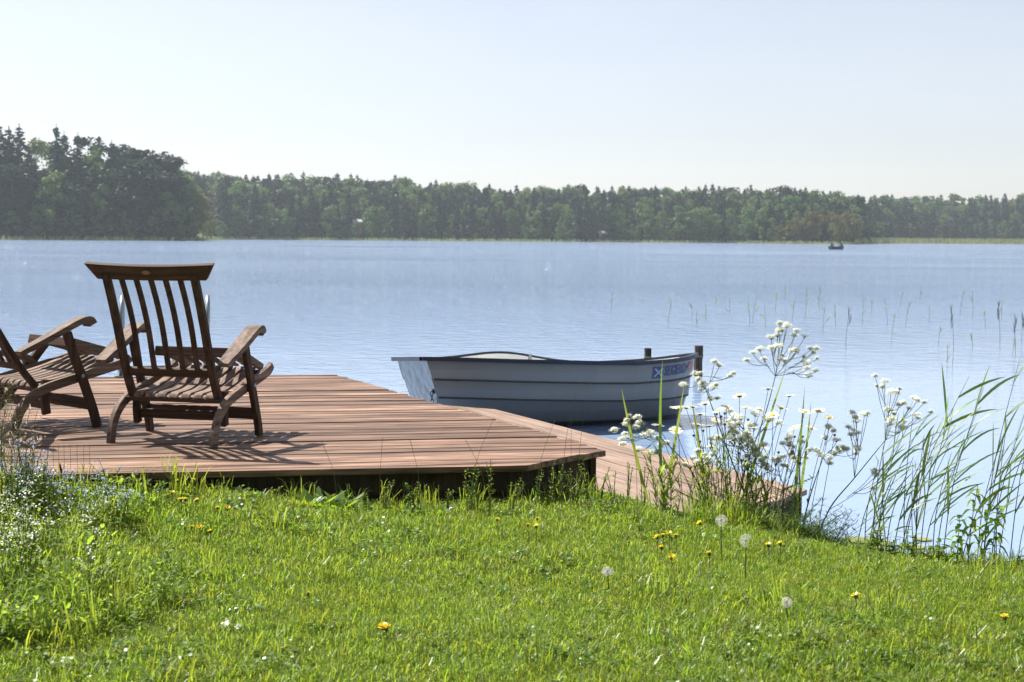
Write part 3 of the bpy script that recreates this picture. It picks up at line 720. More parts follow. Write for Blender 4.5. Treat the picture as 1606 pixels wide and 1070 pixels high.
chair = make_chair('weathered teak steamer chair seen from behind with its whole slatted back showing')
fl = onz(170, 699, DECK_Z); fr = onz(333, 702, DECK_Z)
chair.location = ((fl.x + fr.x) / 2, (fl.y + fr.y) / 2 + .03, DECK_Z); chair.rotation_euler = (0, 0, R(-14)); chair.scale = (1.07, 1.0, 1.0)
chair2 = copy_tree(chair); chair2['label'] = 'weathered teak steamer chair turned sideways behind the blue wildflowers'
ff = onz(161, 669, DECK_Z); psi = R(42)
fw = Vector((math.sin(psi), math.cos(psi))); rt = Vector((math.cos(psi), -math.sin(psi)))
bc = Vector((ff.x, ff.y)) - rt * .304 - fw * .485
chair2.location = (bc.x - .04, bc.y, DECK_Z); chair2.rotation_euler = (0, 0, -psi); chair2.scale = (1.05, 1.0, 1.04)
def turn(o, piv, ang):
    o.matrix_local = Matrix.Translation(piv) @ Matrix.Rotation(ang, 4, 'X') @ Matrix.Translation(-Vector(piv)) @ o.matrix_local
for o in chair2.children:            # reclined further, far arm let down along the seat
    nm = o.name.split('.')[0]; cx = sum(v.co.x for v in o.data.vertices) / len(o.data.vertices)
    if nm in ('back_stile', 'back_slat', 'lower_back_rail', 'head_rail'): turn(o, (0, .158, .235), R(13))
    elif nm == 'armrest' and cx < 0: turn(o, (0, .005, .425), R(-34))
    elif nm == 'front_leg' and cx < 0: turn(o, (0, .40, .26), R(-62))

# swim ladder at the deck's far edge
lad = thing('swim_ladder', 'galvanised tube swimming ladder at the water edge of the deck', 'ladder')
lp = onz(189, 590, DECK_Z); rp = onz(323, 588, DECK_Z)
lu = (rp - lp).normalized(); ln = Vector((-lu.y, lu.x, 0))
for p in (lp, rp):
    m = MB(); path = []
    p = p - ln * .08
    base = p
    for q in ((0, .002), (.0, .30), (.01, .48), (.05, .56), (.12, .60), (.20, .585), (.25, .52), (.26, .3), (.27, -.1), (.29, -.6)):
        path.append(base + ln * q[0] + lu * (.02 if p is lp else .03) * q[1] + Vector((0, 0, q[1])))
    m.tube(path, .019, 10); ob = m.obj('handrail', MAT['steel'], lad, smooth=True)
    m = MB(); m.tube([p + Vector((0, 0, 0.001)), p + Vector((0, 0, .012))], .045, 14); m.obj('foot_plate', MAT['steel'], lad)
for zz in (-.5, -.25, 0.05):
    m = MB(); m.tube([lp + ln * .19 + Vector((0, 0, zz)), rp + ln * .19 + Vector((0, 0, zz))], .014, 8); m.obj('rung', MAT['steel'], lad)

# ------------------------------------------------------------------ rowing boat
BL = 2.64
TS = [0, .1, .25, .4, .55, .7, .8, .88, .94, .98, 1.0]
BG = [.50, .55, .605, .63, .615, .545, .455, .345, .225, .115, .02]
def bg_(t): return interp(t, TS, BG)
LEV_B = [1.0, .955, .865, .60]           # breadth factor at each strake line
def zg(t, far): 
    z = interp(t, [0, .15, .3, .55, .7, .85, .93, 1], [.570, .552, .532, .505, .494, .508, .528, .555])
    if far: z += .082 * math.exp(-((t - .38) / .17) ** 2)
    return z
DEP = [0, .165, .315, .47]
BOW_O = [0, .045, .085, .16]; STE_O = [0, .05, .10, .15]
def hp(t, k, side):
    """point on strake line k (0 gunwale .. 3 turn of bilge); side -1 near, +1 far"""
    b = bg_(t) * interp(t, [0, .6, .9, 1], [LEV_B[k], LEV_B[k], lerp(LEV_B[k], 1, -.25) if k else 1, 1.0 if k == 0 else .9])
    z = zg(t, False) - DEP[k] * interp(t, [0, .75, 1], [1, 1, 1.0 + .05 * k])
    if k == 0: z = zg(t, side > 0)
    if k == 3: z = interp(t, [0, .8, 1], [.03, .02, .05])
    l = STE_O[k] + t * (BL - STE_O[k] - BOW_O[k])
    return Vector((l, side * b, z))
boat = thing('rowing_boat', 'grey clinker rowing boat with navy gunwale moored beside the jetty', 'boat')
def hull_mesh():
    m = MB(); ts = np.concatenate([np.linspace(0, .7, 15), np.linspace(.74, 1, 12)])
    for side in (-1, 1):
        for k in range(3):
            V = []; F = []; n = len(ts)
            for t in ts:
                a = hp(t, k, side); b = hp(t, k + 1, side); lap = .028
                if k > 0: a = a + Vector((0, -side * 0.0, 0))
                bo = b + Vector((0, side * lap, -.010))         # lower edge of this strake stands proud of the next
                mid = (a + bo) / 2 + Vector((0, side * .010 * (bg_(t) / .6), 0))
                V += [a, mid, bo, bo + Vector((0, -side * .02, .004)), b + Vector((0, -side * .03, .014)), b + Vector((0, -side * .03, -.006)), b + Vector((0, 0, -.008))]
            for i in range(n - 1):
                for j in range(6):
                    q = (i * 7 + j, i * 7 + j + 1, (i + 1) * 7 + j + 1, (i + 1) * 7 + j)
                    F.append(q if side < 0 else tuple(reversed(q)))
            m.add(V, F)
        V = []; F = []; n = len(ts)
        for t in ts:
            a = hp(t, 3, side); V += [a, Vector((a.x, a.y * .5, a.z - .07 * min(1, bg_(t) / .3))), Vector((a.x, 0, a.z - .11))]
        for i in range(n - 1):
            for j in range(2):
                q = (i * 3 + j, i * 3 + j + 1, (i + 1) * 3 + j + 1, (i + 1) * 3 + j); F.append(q if side < 0 else tuple(reversed(q)))
        m.add(V, F)
        # stem: close the bow
    V = []; F = []
    for k in range(4):
        for side in (-1, 1): V.append(hp(1, k, side))
    for k in range(3): F.append((k * 2, k * 2 + 1, k * 2 + 3, k * 2 + 2))
    m.add(V, F)
    return m
hull = hull_mesh().obj('hull', MAT['hull'], boat)
m = MB(); V = [hp(0, k, -1) for k in range(4)] + [Vector((STE_O[3] + .02, 0, -.08))] + [hp(0, k, 1) for k in (3, 2, 1, 0)]
# stepped transom edge following the strakes
W = []
for k in range(4):
    p = hp(0, k, -1)
    if k > 0: W.append(p + Vector((0, -.028, 0)))
    W.append(p)
W.append(Vector((STE_O[3] + .02, 0, -.08)))
for k in (3, 2, 1, 0):
    p = hp(0, k, 1); W.append(p)
    if k > 0: W.append(p + Vector((0, .028, 0)))
n_ = len(W); m.add(W + [p + Vector((.03, 0, 0)) for p in W], [tuple(range(n_)), tuple(reversed(range(n_, 2 * n_)))] + [(i, n_ + i, n_ + (i + 1) % n_, (i + 1) % n_) for i in range(n_)])
MAT['transom'] = plain('stained_caustic_transom', (.19, .20, .205), .35, 0, .6, 11)  # mottling paints caustic light off the water together with dirt
m.obj('transom', MAT['transom'], boat)
m = MB(); ts = np.linspace(.012, .97, 26); lv = []
for t in ts:
    row = []
    for side in (-1, 1):
        pts = []
        for k in range(4):
            p = hp(t, k, side); pts.append(Vector((p.x + (.03 if t < .05 else 0), p.y * (1 - .03 / max(.05, abs(p.y))), p.z + (.0 if k else -.004))))
        row.append(pts)
    c = Vector((row[0][3].x, 0, row[0][3].z - .02)); lv.append(row[0] + [c] + list(reversed(row[1])))
V = [p for r_ in lv for p in r_]; w_ = 9
m.add(V, [(i * w_ + j, (i + 1) * w_ + j, (i + 1) * w_ + j + 1, i * w_ + j + 1) for i in range(len(lv) - 1) for j in range(w_ - 1)] + [tuple(range(w_))])
m.obj('inner_hull', MAT['liner'], boat, smooth=True)
m = MB(); gp = [hp(t, 0, -1) + Vector((0, -.008, .0)) for t in np.linspace(0, 1, 30)]; gf = [hp(t, 0, 1) + Vector((0, .008, .0)) for t in np.linspace(1, 0, 30)]
gp[0].x -= .03; gf[-1].x -= .03
m.sweep([(p.x, p.y, p.z) for p in gp + [hp(1, 0, -1) + Vector((.02, .02, .004))] + gf + [gp[0] + Vector((0, .02, 0))]], .034, .045, (0, 0, 1))
m.obj('gunwale', MAT['navy'], boat)
for t in (.28, .62):
    p = hp(t, 1, -1); wd = abs(p.y) * 2 - .07; m = MB(); m.box((p.x, 0, p.z + .02), (.24, wd, .035)); m.obj('thwart', MAT['liner'], boat, bevel=.008)
p = hp(.05, 1, -1); m = MB(); m.box((p.x + .13, 0, p.z + .02), (.27, abs(p.y) * 2 - .09, .035)); m.obj('stern_seat', MAT['liner'], boat, bevel=.008)
for s in (-1, 1):
    p = hp(.48, 0, s); m = MB(); m.tube([p + Vector((0, -s * .035, -.04)), p + Vector((0, -s * .035, .02))], .016, 10); m.obj('rowlock_socket', MAT['steel'], boat)
for side in (-1, 1):  # dark strips painted in for the shade line under each lap
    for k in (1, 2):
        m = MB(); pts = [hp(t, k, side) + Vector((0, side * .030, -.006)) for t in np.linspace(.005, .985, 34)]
        m.sweep([(p.x, p.y, p.z) for p in pts], .008, .016, (0, 1, 0)); m.obj('lap_shade_strip', MAT['lap_shade'], boat)
# decal: emblem panel and lettering on the near bow strake
def onhull(t, v, off=.004):
    a = hp(t, 0, -1); b = hp(t, 1, -1) + Vector((0, -.028, -.01)); p = a.lerp(b, v)
    p = p + Vector((0, -.010 * 4 * v * (1 - v) * (bg_(t) / .6), 0))
    e = .004; d1 = hp(min(1, t + e), 0, -1) - hp(t - e, 0, -1); nrm = d1.cross(b - a).normalized()
    if nrm.y > 0: nrm = -nrm
    return p + nrm * off
def patch(t0, t1, v0, v1, n, name, mat, off):
    m = MB(); V = []; F = []
    for i in range(n + 1):
        t = lerp(t0, t1, i / n); V += [onhull(t, v0, off), onhull(t, v1, off)]
        if i: F.append((2 * i - 2, 2 * i - 1, 2 * i + 1, 2 * i))
    m.add(V, F); return m.obj(name, mat, boat)
T0, T1 = .80, .972
patch(T0 - .034, T0 + .012, .24, .80, 4, 'emblem_panel', MAT['blue'], .005)
m = MB()
for (a, b) in (((-.028, .32), (.006, .72)), ((.006, .32), (-.028, .72))):
    V = []; F = []
    for i in range(5):
        q = i / 4; t = T0 + lerp(a[0], b[0], q); v = lerp(a[1], b[1], q); V += [onhull(t - .0045, v, .007), onhull(t + .0045, v, .007)]
        if i: F.append((2 * i - 2, 2 * i - 1, 2 * i + 1, 2 * i))
    m.add(V, F)
m.obj('emblem_cross', MAT['pale'], boat)
def letters(txt, t0, t1, v0, v1, mat, name, off, offset=0.0):
    cu = bpy.data.curves.new('txt', 'FONT'); cu.body = txt; cu.size = 1; cu.offset = offset; cu.resolution_u = 2
    to = bpy.data.objects.new('txt', cu); col.objects.link(to); bpy.context.view_layer.update()
    me = to.evaluated_get(bpy.context.evaluated_depsgraph_get()).to_mesh()
    vs_ = np.array([v.co[:] for v in me.vertices]); fs = [tuple(p.vertices) for p in me.polygons]
    to.to_mesh_clear(); bpy.data.objects.remove(to)
    x0, x1, y0, y1 = vs_[:, 0].min(), vs_[:, 0].max(), vs_[:, 1].min(), vs_[:, 1].max()
    mm = MB(); mm.add([onhull(lerp(t0, t1, (v[0] - x0) / (x1 - x0)), lerp(v1, v0, (v[1] - y0) / (y1 - y0)), off) for v in vs_], fs)
    return mm.obj(name, mat, boat)
letters('SEGERO', T0 + .018, T1 - .040, .22, .72, MAT['blue'], 'lettering', .006, .035)
letters('40', T1 - .035, T1 - .004, .20, .66, MAT['red'], 'lettering', .006, .03)
p = hp(0, 2, -1); m = MB(); m.tube([p + Vector((-.03, .012, .045)), p + Vector((.01, .012, .045))], .02, 10); m.obj('mooring_eye', MAT['chain'], boat)
# pose: stern towards the jetty, slight heel away from the bank
bs = ony(668, 562, 11.6)     # near stern corner of the gunwale
be = ony(1088, 556, 12.9)   # bow tip
HEEL = R(5)
bang = math.atan2(be.y - bs.y, be.x - bs.x) - math.atan2(.50, BL)
sc_b = (Vector((be.x, be.y)) - Vector((bs.x, bs.y))).length / math.hypot(.48, BL)
rot = Matrix.Rotation(bang, 4, 'Z') @ Matrix.Rotation(-HEEL, 4, 'X')
nearc = rot @ (hp(0, 0, -1) * sc_b)
boat.matrix_world = Matrix.Translation(Vector((bs.x - nearc.x, bs.y - nearc.y, 0.0))) @ rot @ Matrix.Scale(sc_b, 4)
BM = boat.matrix_world.copy()
print('BOAT scale', round(sc_b, 3), 'ang', round(math.degrees(bang), 1))
for nm, p in (('near stern', hp(0, 0, -1)), ('far stern', hp(0, 0, 1)), ('bow', hp(1, 0, -1)), ('near .4', hp(.4, 0, -1)), ('near .7', hp(.7, 0, -1)), ('far .4', hp(.4, 0, 1)), ('far .6', hp(.6, 0, 1)), ('bilge .5', hp(.5, 3, -1)), ('stern low', hp(0, 2, -1))):
    w = BM @ p; q = proj(w); print('  ', nm, [round(c) for c in q], 'z', round(w.z, 2))
# mooring chain
ch = thing('mooring_chain', 'short dark chain hanging from the boat transom to the jetty', 'chain')
ce = BM @ (hp(0, 2, -1) + Vector((-.035, .012, .045)))
for i in range(9):
    c = ce + Vector((.002 * i, -.006 * i, -.018 - .030 * i)); m = MB(); V = []; F = []
    for a in range(12):
        an = a / 12 * 6.2832
        ctr = Vector((math.cos(an) * .011, 0, math.sin(an) * .019)); rad = Vector((math.cos(an), 0, math.sin(an)))
        for b in range(6):
            bn = b / 6 * 6.2832; V.append(ctr + rad * math.cos(bn) * .004 + Vector((0, 1, 0)) * math.sin(bn) * .004)
    for a in range(12):
        for b in range(6): F.append((a * 6 + b, a * 6 + (b + 1) % 6, ((a + 1) % 12) * 6 + (b + 1) % 6, ((a + 1) % 12) * 6 + b))
    m.add(V, F); ob = m.obj('link', MAT['chain'], ch, smooth=True); ob.location = c; ob.rotation_euler = (0, 0, .3 + (i % 2) * 1.57)
# mooring posts
def mpost(px_, topy, Y, r, label):
    p = ony(px_, topy, Y); t = thing('mooring_post', label, 'post', (p.x, p.y, 0)); m = MB()
    path = [(0, 0, -1.2), (.004, 0, -.3), (-.004, .003, .15), (.003, -.002, p.z * .7), (0, 0, p.z - .012), (0, 0, p.z)]
    m.tube(path, [r * 1.05, r * 1.03, r * .98, r * 1.0, r * .97, r * .86], 12)
    for i, v in enumerate(m.v): 
        k = .004 * math.sin(i * 2.4); m.v[i] = (v[0] + k, v[1] - k, v[2])
    m.obj('timber', MAT['post'], t, smooth=False)
    m = MB(); m.tube([(0, 0, p.z * .62), (0, 0, p.z * .62 + .02)], r * 1.1, 12); m.obj('rope_band', MAT['dryst'], t)
mpost(1096, 542, 16.6, .050, 'thick dark wooden mooring post just off the boat bow')
mpost(1016, 546, 16.9, .042, 'thinner dark wooden mooring post behind the boat')

# ------------------------------------------------------------------ distant fishing boat with two people
fb_c = onz(1312, 391.5, 0.0)
fb = thing('fishing_boat', 'tiny dark open fishing boat far out on the lake', 'boat', (fb_c.x, fb_c.y, 0), R(28))
FBL = 2.7
def small_hull():
    m = MB(); V = []; F = []; n = 14
    for i in range(n + 1):
        t = i / n; b = .62 * (math.sin(math.pi * (t * .86 + .14)) ** .7 if t < 1 else 0); z = .42 + .16 * abs(t - .45) ** 1.5 * 2
        x_ = (t - .5) * FBL
        V += [(x_, -b, z), (x_ * .96, -b * .75, -.05), (x_ * .95, 0, -.15), (x_ * .96, b * .75, -.05), (x_, b, z), (x_, b * .93, z), (x_ * .95, b * .6, .08), (x_ * .95, -b * .6, .08), (x_, -b * .93, z)]
    w = 9
    for i in range(n):
        for j in range(w): F.append((i * w + j, i * w + (j + 1) % w, (i + 1) * w + (j + 1) % w, (i + 1) * w + j))
    F.append(tuple(range(5))); F.append(tuple(n * w + j for j in range(4, -1, -1))); m.add(V, F); return m
small_hull().obj('hull', MAT['boatdark'], fb, smooth=False)
for xx in (-.9, 0, .9):
    m = MB(); m.box((xx, 0, .34), (.22, 1.0, .03)); m.obj('thwart', MAT['boatdark'], fb)
def person(loc, rz, label, reach):
    t = thing('person', label, 'person', loc, rz, 'people in the fishing boat')
    J = [(0, 0, .08), (0, -.02, .32), (0, 0, .50), (0, .02, .58), (0, .04, .72), (.19, 0, .48), (.24, .12, .25), (.18, reach, .25), (-.19, 0, .48), (-.24, .12, .25), (-.18, reach, .25),
         (.1, .05, .06), (.12, .42, .10), (.12, .45, -.28), (-.1, .05, .06), (-.12, .42, .10), (-.12, .45, -.28)]
    E = [(0, 1), (1, 2), (2, 3), (3, 4), (2, 5), (5, 6), (6, 7), (2, 8), (8, 9), (9, 10), (0, 11), (11, 12), (12, 13), (0, 14), (14, 15), (15, 16)]
    RA = [.15, .15, .14, .06, .105, .07, .05, .035, .07, .05, .035, .1, .075, .05, .1, .075, .05]
    me = bpy.data.meshes.new('body'); me.from_pydata(J, E, []); o = bpy.data.objects.new('body', me); col.objects.link(o); o.parent = t
    me.materials.append(MAT['cloth']); sk = o.modifiers.new('skin', 'SKIN'); me.skin_vertices.new() if not me.skin_vertices else None
    for i, r_ in enumerate(RA): me.skin_vertices[0].data[i].radius = (r_, r_)
    me.skin_vertices[0].data[0].use_root = True
    sb_ = o.modifiers.new('sub', 'SUBSURF'); sb_.levels = 1; sb_.render_levels = 1
    m = MB(); m.tube([(0, .03, .76), (0, .03, .83), (0, .03, .86)], [.13, .11, .04], 10); m.obj('hat', MAT['boatdark'], t)
def fbw(x_, z): 
    a = R(28); return (fb_c.x + math.cos(a) * x_, fb_c.y + math.sin(a) * x_, z)
person(fbw(-.95, .32), R(28 - 90), 'person in dark clothing sitting upright in the stern of the fishing boat', .40)
person(fbw(.95, .32), R(28 + 90), 'person in dark clothing leaning forward in the bow of the fishing boat', .55)

# ------------------------------------------------------------------ plants
def ground_px(px_, py_):
    """point where the pixel's ray meets the bank"""
    d = ray(px_, py_); t = 3.0
    while t < 12:
        p = CAM + d * t
        if p.z <= max(ground_z(p.x, p.y), -.05): return p
        t += .01
    return CAM + d * 7
def curve(pts, n=5):
    pts = [np.array(p) for p in pts]; out = []
    for i in range(len(pts) - 1):
        p0, p1, p2, p3 = pts[max(i - 1, 0)], pts[i], pts[i + 1], pts[min(i + 2, len(pts) - 1)]
        for k in range(n):
            u = k / n; out.append(.5 * ((2 * p1) + (-p0 + p2) * u + (2 * p0 - 5 * p1 + 4 * p2 - p3) * u * u + (-p0 + 3 * p1 - 3 * p2 + p3) * u ** 3))
    out.append(pts[-1]); return [Vector(q) for q in out]
def leaf(mb, base, d, length, width, droop=.3, side=None):
    d = Vector(d).normalized(); base = Vector(base)
    tip = base + d * length + Vector((0, 0, -droop * length)); mb.blade(base, tip, width, (0, 0, droop * length * .6), 4, side)

def umbel(mbs, c, rad, up, seed):
    """white compound umbel; mbs = (flower mesh, ray mesh)"""
    random.seed(seed); fl_, rs = mbs; up = Vector(up).normalized(); a = up.orthogonal().normalized(); b = up.cross(a)
    foot = Vector(c) - up * rad * .95; n = random.randint(12, 16)
    for i in range(n):
        an = i * 2.4 + random.uniform(-.2, .2); rr = rad * math.sqrt((i + .5) / n)
        q = Vector(c) + a * math.cos(an) * rr + b * math.sin(an) * rr + up * (-.45 * rr * rr / rad + random.uniform(-.004, .004))
        rs.tube([foot, foot.lerp(q, .6) + (q - foot).cross(up) * 0, q], .0008, 3, False)
        for j in range(22):
            o2 = Vector((random.gauss(0, 1), random.gauss(0, 1), random.gauss(0, .75))) * .0052
            w = q + a * o2.x + b * o2.y + up * o2.z; s = random.uniform(.0022, .0036); al = random.random() * 3
            ca, sa = math.cos(al) * s, math.sin(al) * s
            tl = Vector((random.uniform(-.4, .4), random.uniform(-.4, .4), 0)) * s
            fl_.add([w + a * ca + b * sa + tl, w - a * sa + b * ca, w - a * ca - b * sa - tl, w + a * sa - b * ca], [(0, 1, 2, 3)])
    return foot
def umbellifer(label, Y, base, nodes, heads, seed, leaves=3, group=None):
    """pixel layout on a plane at distance Y: base/nodes = stem pixels, heads = (px, py, node index, radius m)"""
    random.seed(seed); g = ony(base[0], base[1], Y); g.z = ground_z(g.x, g.y) - .01
    t = thing('cow_parsley', label, 'wildflower', g, 0, group)
    pts = [g] + [ony(q[0], q[1], Y + random.uniform(-.04, .04)) for q in nodes]
    m = MB(); cv = curve(pts, 5); k = len(cv); m.tube([p - g for p in cv], [lerp(.0042, .0018, i / (k - 1)) for i in range(k)], 6); st = m.obj('stem', MAT['stem'], t, smooth=True)
    full = []
    for h in heads:
        full.append((h[0], h[1], h[2], h[3] * .74, 0))
        for _ in range(3): full.append((h[0] + random.uniform(-22, 22), h[1] + random.uniform(-10, 24), h[2], h[3] * random.uniform(.35, .55), len(full)))
    for hi, h in enumerate(full):
        c = ony(h[0], h[1], Y + random.uniform(-.10, .10)); nd = pts[h[2] + 1]
        if h[4]: nd = nd.lerp(mainc, random.uniform(.3, .65))
        else: mainc = c - Vector((0, 0, h[3]))
        up = Vector(((c - nd).x * .5, random.uniform(-.25, .05), 1))
        f_, r_ = MB(), MB(); foot = umbel((f_, r_), c - g, h[3], up, seed * 31 + hi)
        mid = (nd - g).lerp(foot, .55) + Vector((0, 0, -.012))
        r_.tube(curve([nd - g, mid, foot], 4), .0014, 5)
        um = f_.obj('umbel', MAT['cream'], t); r_.obj('rays', MAT['stem'], um)
    for i in range(leaves):
        p = cv[int(k * random.uniform(.05, .5))] - g; m = MB(); an = random.uniform(0, 6.28); d = Vector((math.cos(an), math.sin(an) * .5, .45)); L_ = random.uniform(.10, .18)
        for q in range(9):
            b = p + d.normalized() * L_ * (q / 9); 
            for s in (-1, 1):
                sd_ = Vector((-d.y, d.x, .1)).normalized() * s; leaf(m, b, sd_ + d * .7, L_ * .35 * (1 - q / 10), .010, .15)
        m.tube([p, p + d.normalized() * L_], .0012, 4); m.obj('leaf', MAT['weed'], t)
umbellifer('tall cow parsley with the highest white umbels beside the jetty end', 6.95, (1150, 815), [(1168, 740), (1200, 650), (1216, 590)],
           [(1192, 545, 2, .030), (1210, 526, 2, .034), (1222, 540, 2, .030), (1235, 508, 2, .030), (1262, 523, 2, .034), (1265, 566, 2, .042), (1242, 548, 2, .016), (1281, 545, 2, .016)], 1, 4)
umbellifer('cow parsley leaning left with its umbels against the boat bow post', 6.85, (1196, 845), [(1160, 755), (1128, 670), (1106, 608)],
           [(1090, 584, 2, .026), (1104, 600, 2, .034), (1120, 604, 2, .030), (1128, 571, 2, .024)], 2, 3)
umbellifer('cow parsley with a broad low cluster of white umbels among the daisies', 6.9, (1170, 825), [(1172, 760), (1180, 690)],
           [(1162, 652, 1, .036), (1185, 646, 1, .036), (1205, 655, 1, .032), (1150, 668, 1, .028), (1176, 664, 1, .030)], 3, 4)
umbellifer('cow parsley with an open spray of umbels over the bare water', 6.8, (1272, 868), [(1300, 800), (1340, 750), (1388, 691)],
           [(1388, 596, 2, .024), (1398, 612, 2, .024), (1394, 640, 2, .032), (1398, 660, 2, .034), (1434, 622, 2, .026), (1438, 648, 2, .028), (1344, 657, 1, .032), (1356, 648, 1, .026), (1336, 680, 1, .022), (1374, 742, 0, .030)], 4, 3)
umbellifer('cow parsley leaning over the jetty in front of the boat reflection', 6.9, (1118, 808), [(1085, 740), (1040, 690)],
           [(963, 673, 1, .020), (1000, 652, 1, .022), (996, 668, 1, .024), (1012, 680, 1, .034), (1046, 693, 1, .022), (1030, 708, 1, .018)], 5, 3)
umbellifer('cow parsley with small umbels between the daisies and open water', 6.8, (1250, 860), [(1270, 780), (1292, 715)],
           [(1300, 668, 1, .026), (1312, 688, 1, .026), (1288, 712, 1, .022), (1322, 700, 1, .020)], 6, 3)
random.seed(91)
for i in range(6):
    bx = random.uniform(1095, 1270); nx = bx + random.uniform(-30, 30); ty = random.uniform(660, 730)
    umbellifer('small leafy cow parsley low inside the daisy clump', random.uniform(6.75, 7.0), (bx, 830), [(lerp(bx, nx, .5), 770), (nx, ty + 30)], [(nx + random.uniform(-22, 22), ty + random.uniform(-12, 14), 1, random.uniform(.018, .028)) for _ in range(3)], 40 + i, 5, 'small cow parsleys inside the daisy clump')
    random.seed(92 + i)
# oxeye daisies
def daisy_head(r, seed):
    random.seed(seed); m = MB(); n = 17
    for i in range(n):
        a = i / n * 6.2832 + random.uniform(-.08, .08); d = Vector((math.cos(a), math.sin(a), 0)); s = Vector((-d.y, d.x, 0)); z = random.uniform(.05, .3)
        b = d * r * .3; mid = d * r * .7 + Vector((0, 0, z * r * .5)); t = d * r * random.uniform(.92, 1.05) + Vector((0, 0, z * r * .55))
        w = r * .15; m.add([b - s * w * .6, b + s * w * .6, mid + s * w, t + s * w * .6, t - s * w * .6, mid - s * w], [(0, 1, 2, 5), (5, 2, 3, 4)])
    m2 = MB(); m2.tube([(0, 0, -r * .16), (0, 0, -r * .08), (0, 0, .0)], [r * .08, r * .26, r * .33], 10)
    m3 = MB(); m3.tube([(0, 0, .001), (0, 0, r * .10), (0, 0, r * .14)], [r * .33, r * .24, r * .05], 10)
    return withmat(m.mesh('petals'), MAT['white']), withmat(m2.mesh('calyx'), MAT['disc']), withmat(m3.mesh('disc'), MAT['yellow'])
DH = [daisy_head(.036, s) for s in (1, 2, 3)]
GD = 'oxeye daisies in the clump by the jetty end'
def daisy(px_, py_, Y, bx, by, i, closed=False):
    random.seed(900 + i); g = ony(bx, by, Y); g.z = ground_z(g.x, g.y) - .005; h = ony(px_, py_, Y + random.uniform(-.08, .08))
    t = thing('oxeye_daisy', 'unopened daisy bud on a thin stem in the clump by the jetty end' if closed else 'white oxeye daisy on a thin stem in the clump by the jetty end', 'wildflower', g, 0, 'daisy buds in the clump' if closed else GD)
    q = h - g; m = MB(); cv = curve([(0, 0, 0), (q.x * .35 + random.uniform(-.01, .01), q.y * .4, q.z * .45), tuple(q)], 6); m.tube(cv, [lerp(.0022, .0012, k / (len(cv) - 1)) for k in range(len(cv))], 5); m.obj('stem', MAT['stem'], t, smooth=True)
    if closed:
        m = MB(); m.tube([q + Vector((0, 0, -.007)), q + Vector((0, 0, -.002)), q + Vector((0, 0, .004))], [.003, .0075, .005], 8); m.obj('bud', MAT['disc'], t); return
    hd = DH[i % 3]; tilt = Euler((random.uniform(-.45, .15), random.uniform(-.35, .35), random.random() * 6))
    for nm, me in zip(('petals', 'calyx', 'disc'), hd):
        o = bpy.data.objects.new(nm, me); col.objects.link(o); o.parent = t; o.location = q; o.rotation_euler = tilt; k = random.uniform(.85, 1.12); o.scale = (k, k, k)
    for k in range(3):
        m = MB(); c = cv[random.randint(2, 7)]; a = random.random() * 6.28; leaf(m, c, (math.cos(a), math.sin(a), .9), random.uniform(.03, .055), .008, .2); m.obj('leaf', MAT['weed'], t)
dpos = [(1062, 640), (1086, 638), (1106, 634), (1128, 644), (1094, 667), (1112, 668), (1032, 668), (1060, 676), (1160, 622), (1205, 610), (1238, 621), (1212, 652), (1262, 646), (1284, 645), (1182, 672), (1140, 640), (1122, 660),
        (1134, 736), (1076, 640), (1150, 690), (1195, 700), (1098, 650), (1170, 640), (1225, 640), (1246, 672), (1118, 690), (1145, 664), (1300, 655), (1272, 672), (1100, 702)]
random.seed(42)
for i, (px_, py_) in enumerate(dpos):
    daisy(px_, py_, random.uniform(6.72, 7.02), lerp(px_, 1150, .35) + random.uniform(-22, 22), random.uniform(795, 835), i)
for i in range(26):
    px_ = random.uniform(1080, 1310); daisy(px_, random.uniform(640, 740), random.uniform(6.72, 7.0), lerp(px_, 1170, .3) + random.uniform(-15, 15), random.uniform(795, 840), 100 + i, True)

for i in range(34):
    random.seed(5200 + i); x_ = random.uniform(1030, 1215); Y = random.uniform(6.65, 7.0); p = ony(x_, 830, Y); p.z = ground_z(p.x, p.y) - .01
    hh = random.uniform(.20, .46) * (1 if 1070 < x_ < 1280 else .7); t = thing('willow_weed', 'narrow leaved green weed filling the daisy clump', 'plant', p, 0, 'narrow leaved weeds in the daisy clump')
    cv = curve([(0, 0, 0), (random.uniform(-.03, .03), 0, hh * .5), (random.uniform(-.08, .10), random.uniform(-.04, .04), hh)], 6); m = MB(); m.tube(cv, .0015, 5); m.obj('stem', MAT['stem'], t); m = MB()
    for k in range(22):
        c = cv[random.randint(1, len(cv) - 2)]; a = random.random() * 6.28; m.blade(c, c + Vector((math.cos(a), math.sin(a), random.uniform(.3, 1.3))).normalized() * random.uniform(.03, .085), random.uniform(.005, .011), (0, 0, .008), 4)
    m.obj('leaves', MAT['weed'], t)
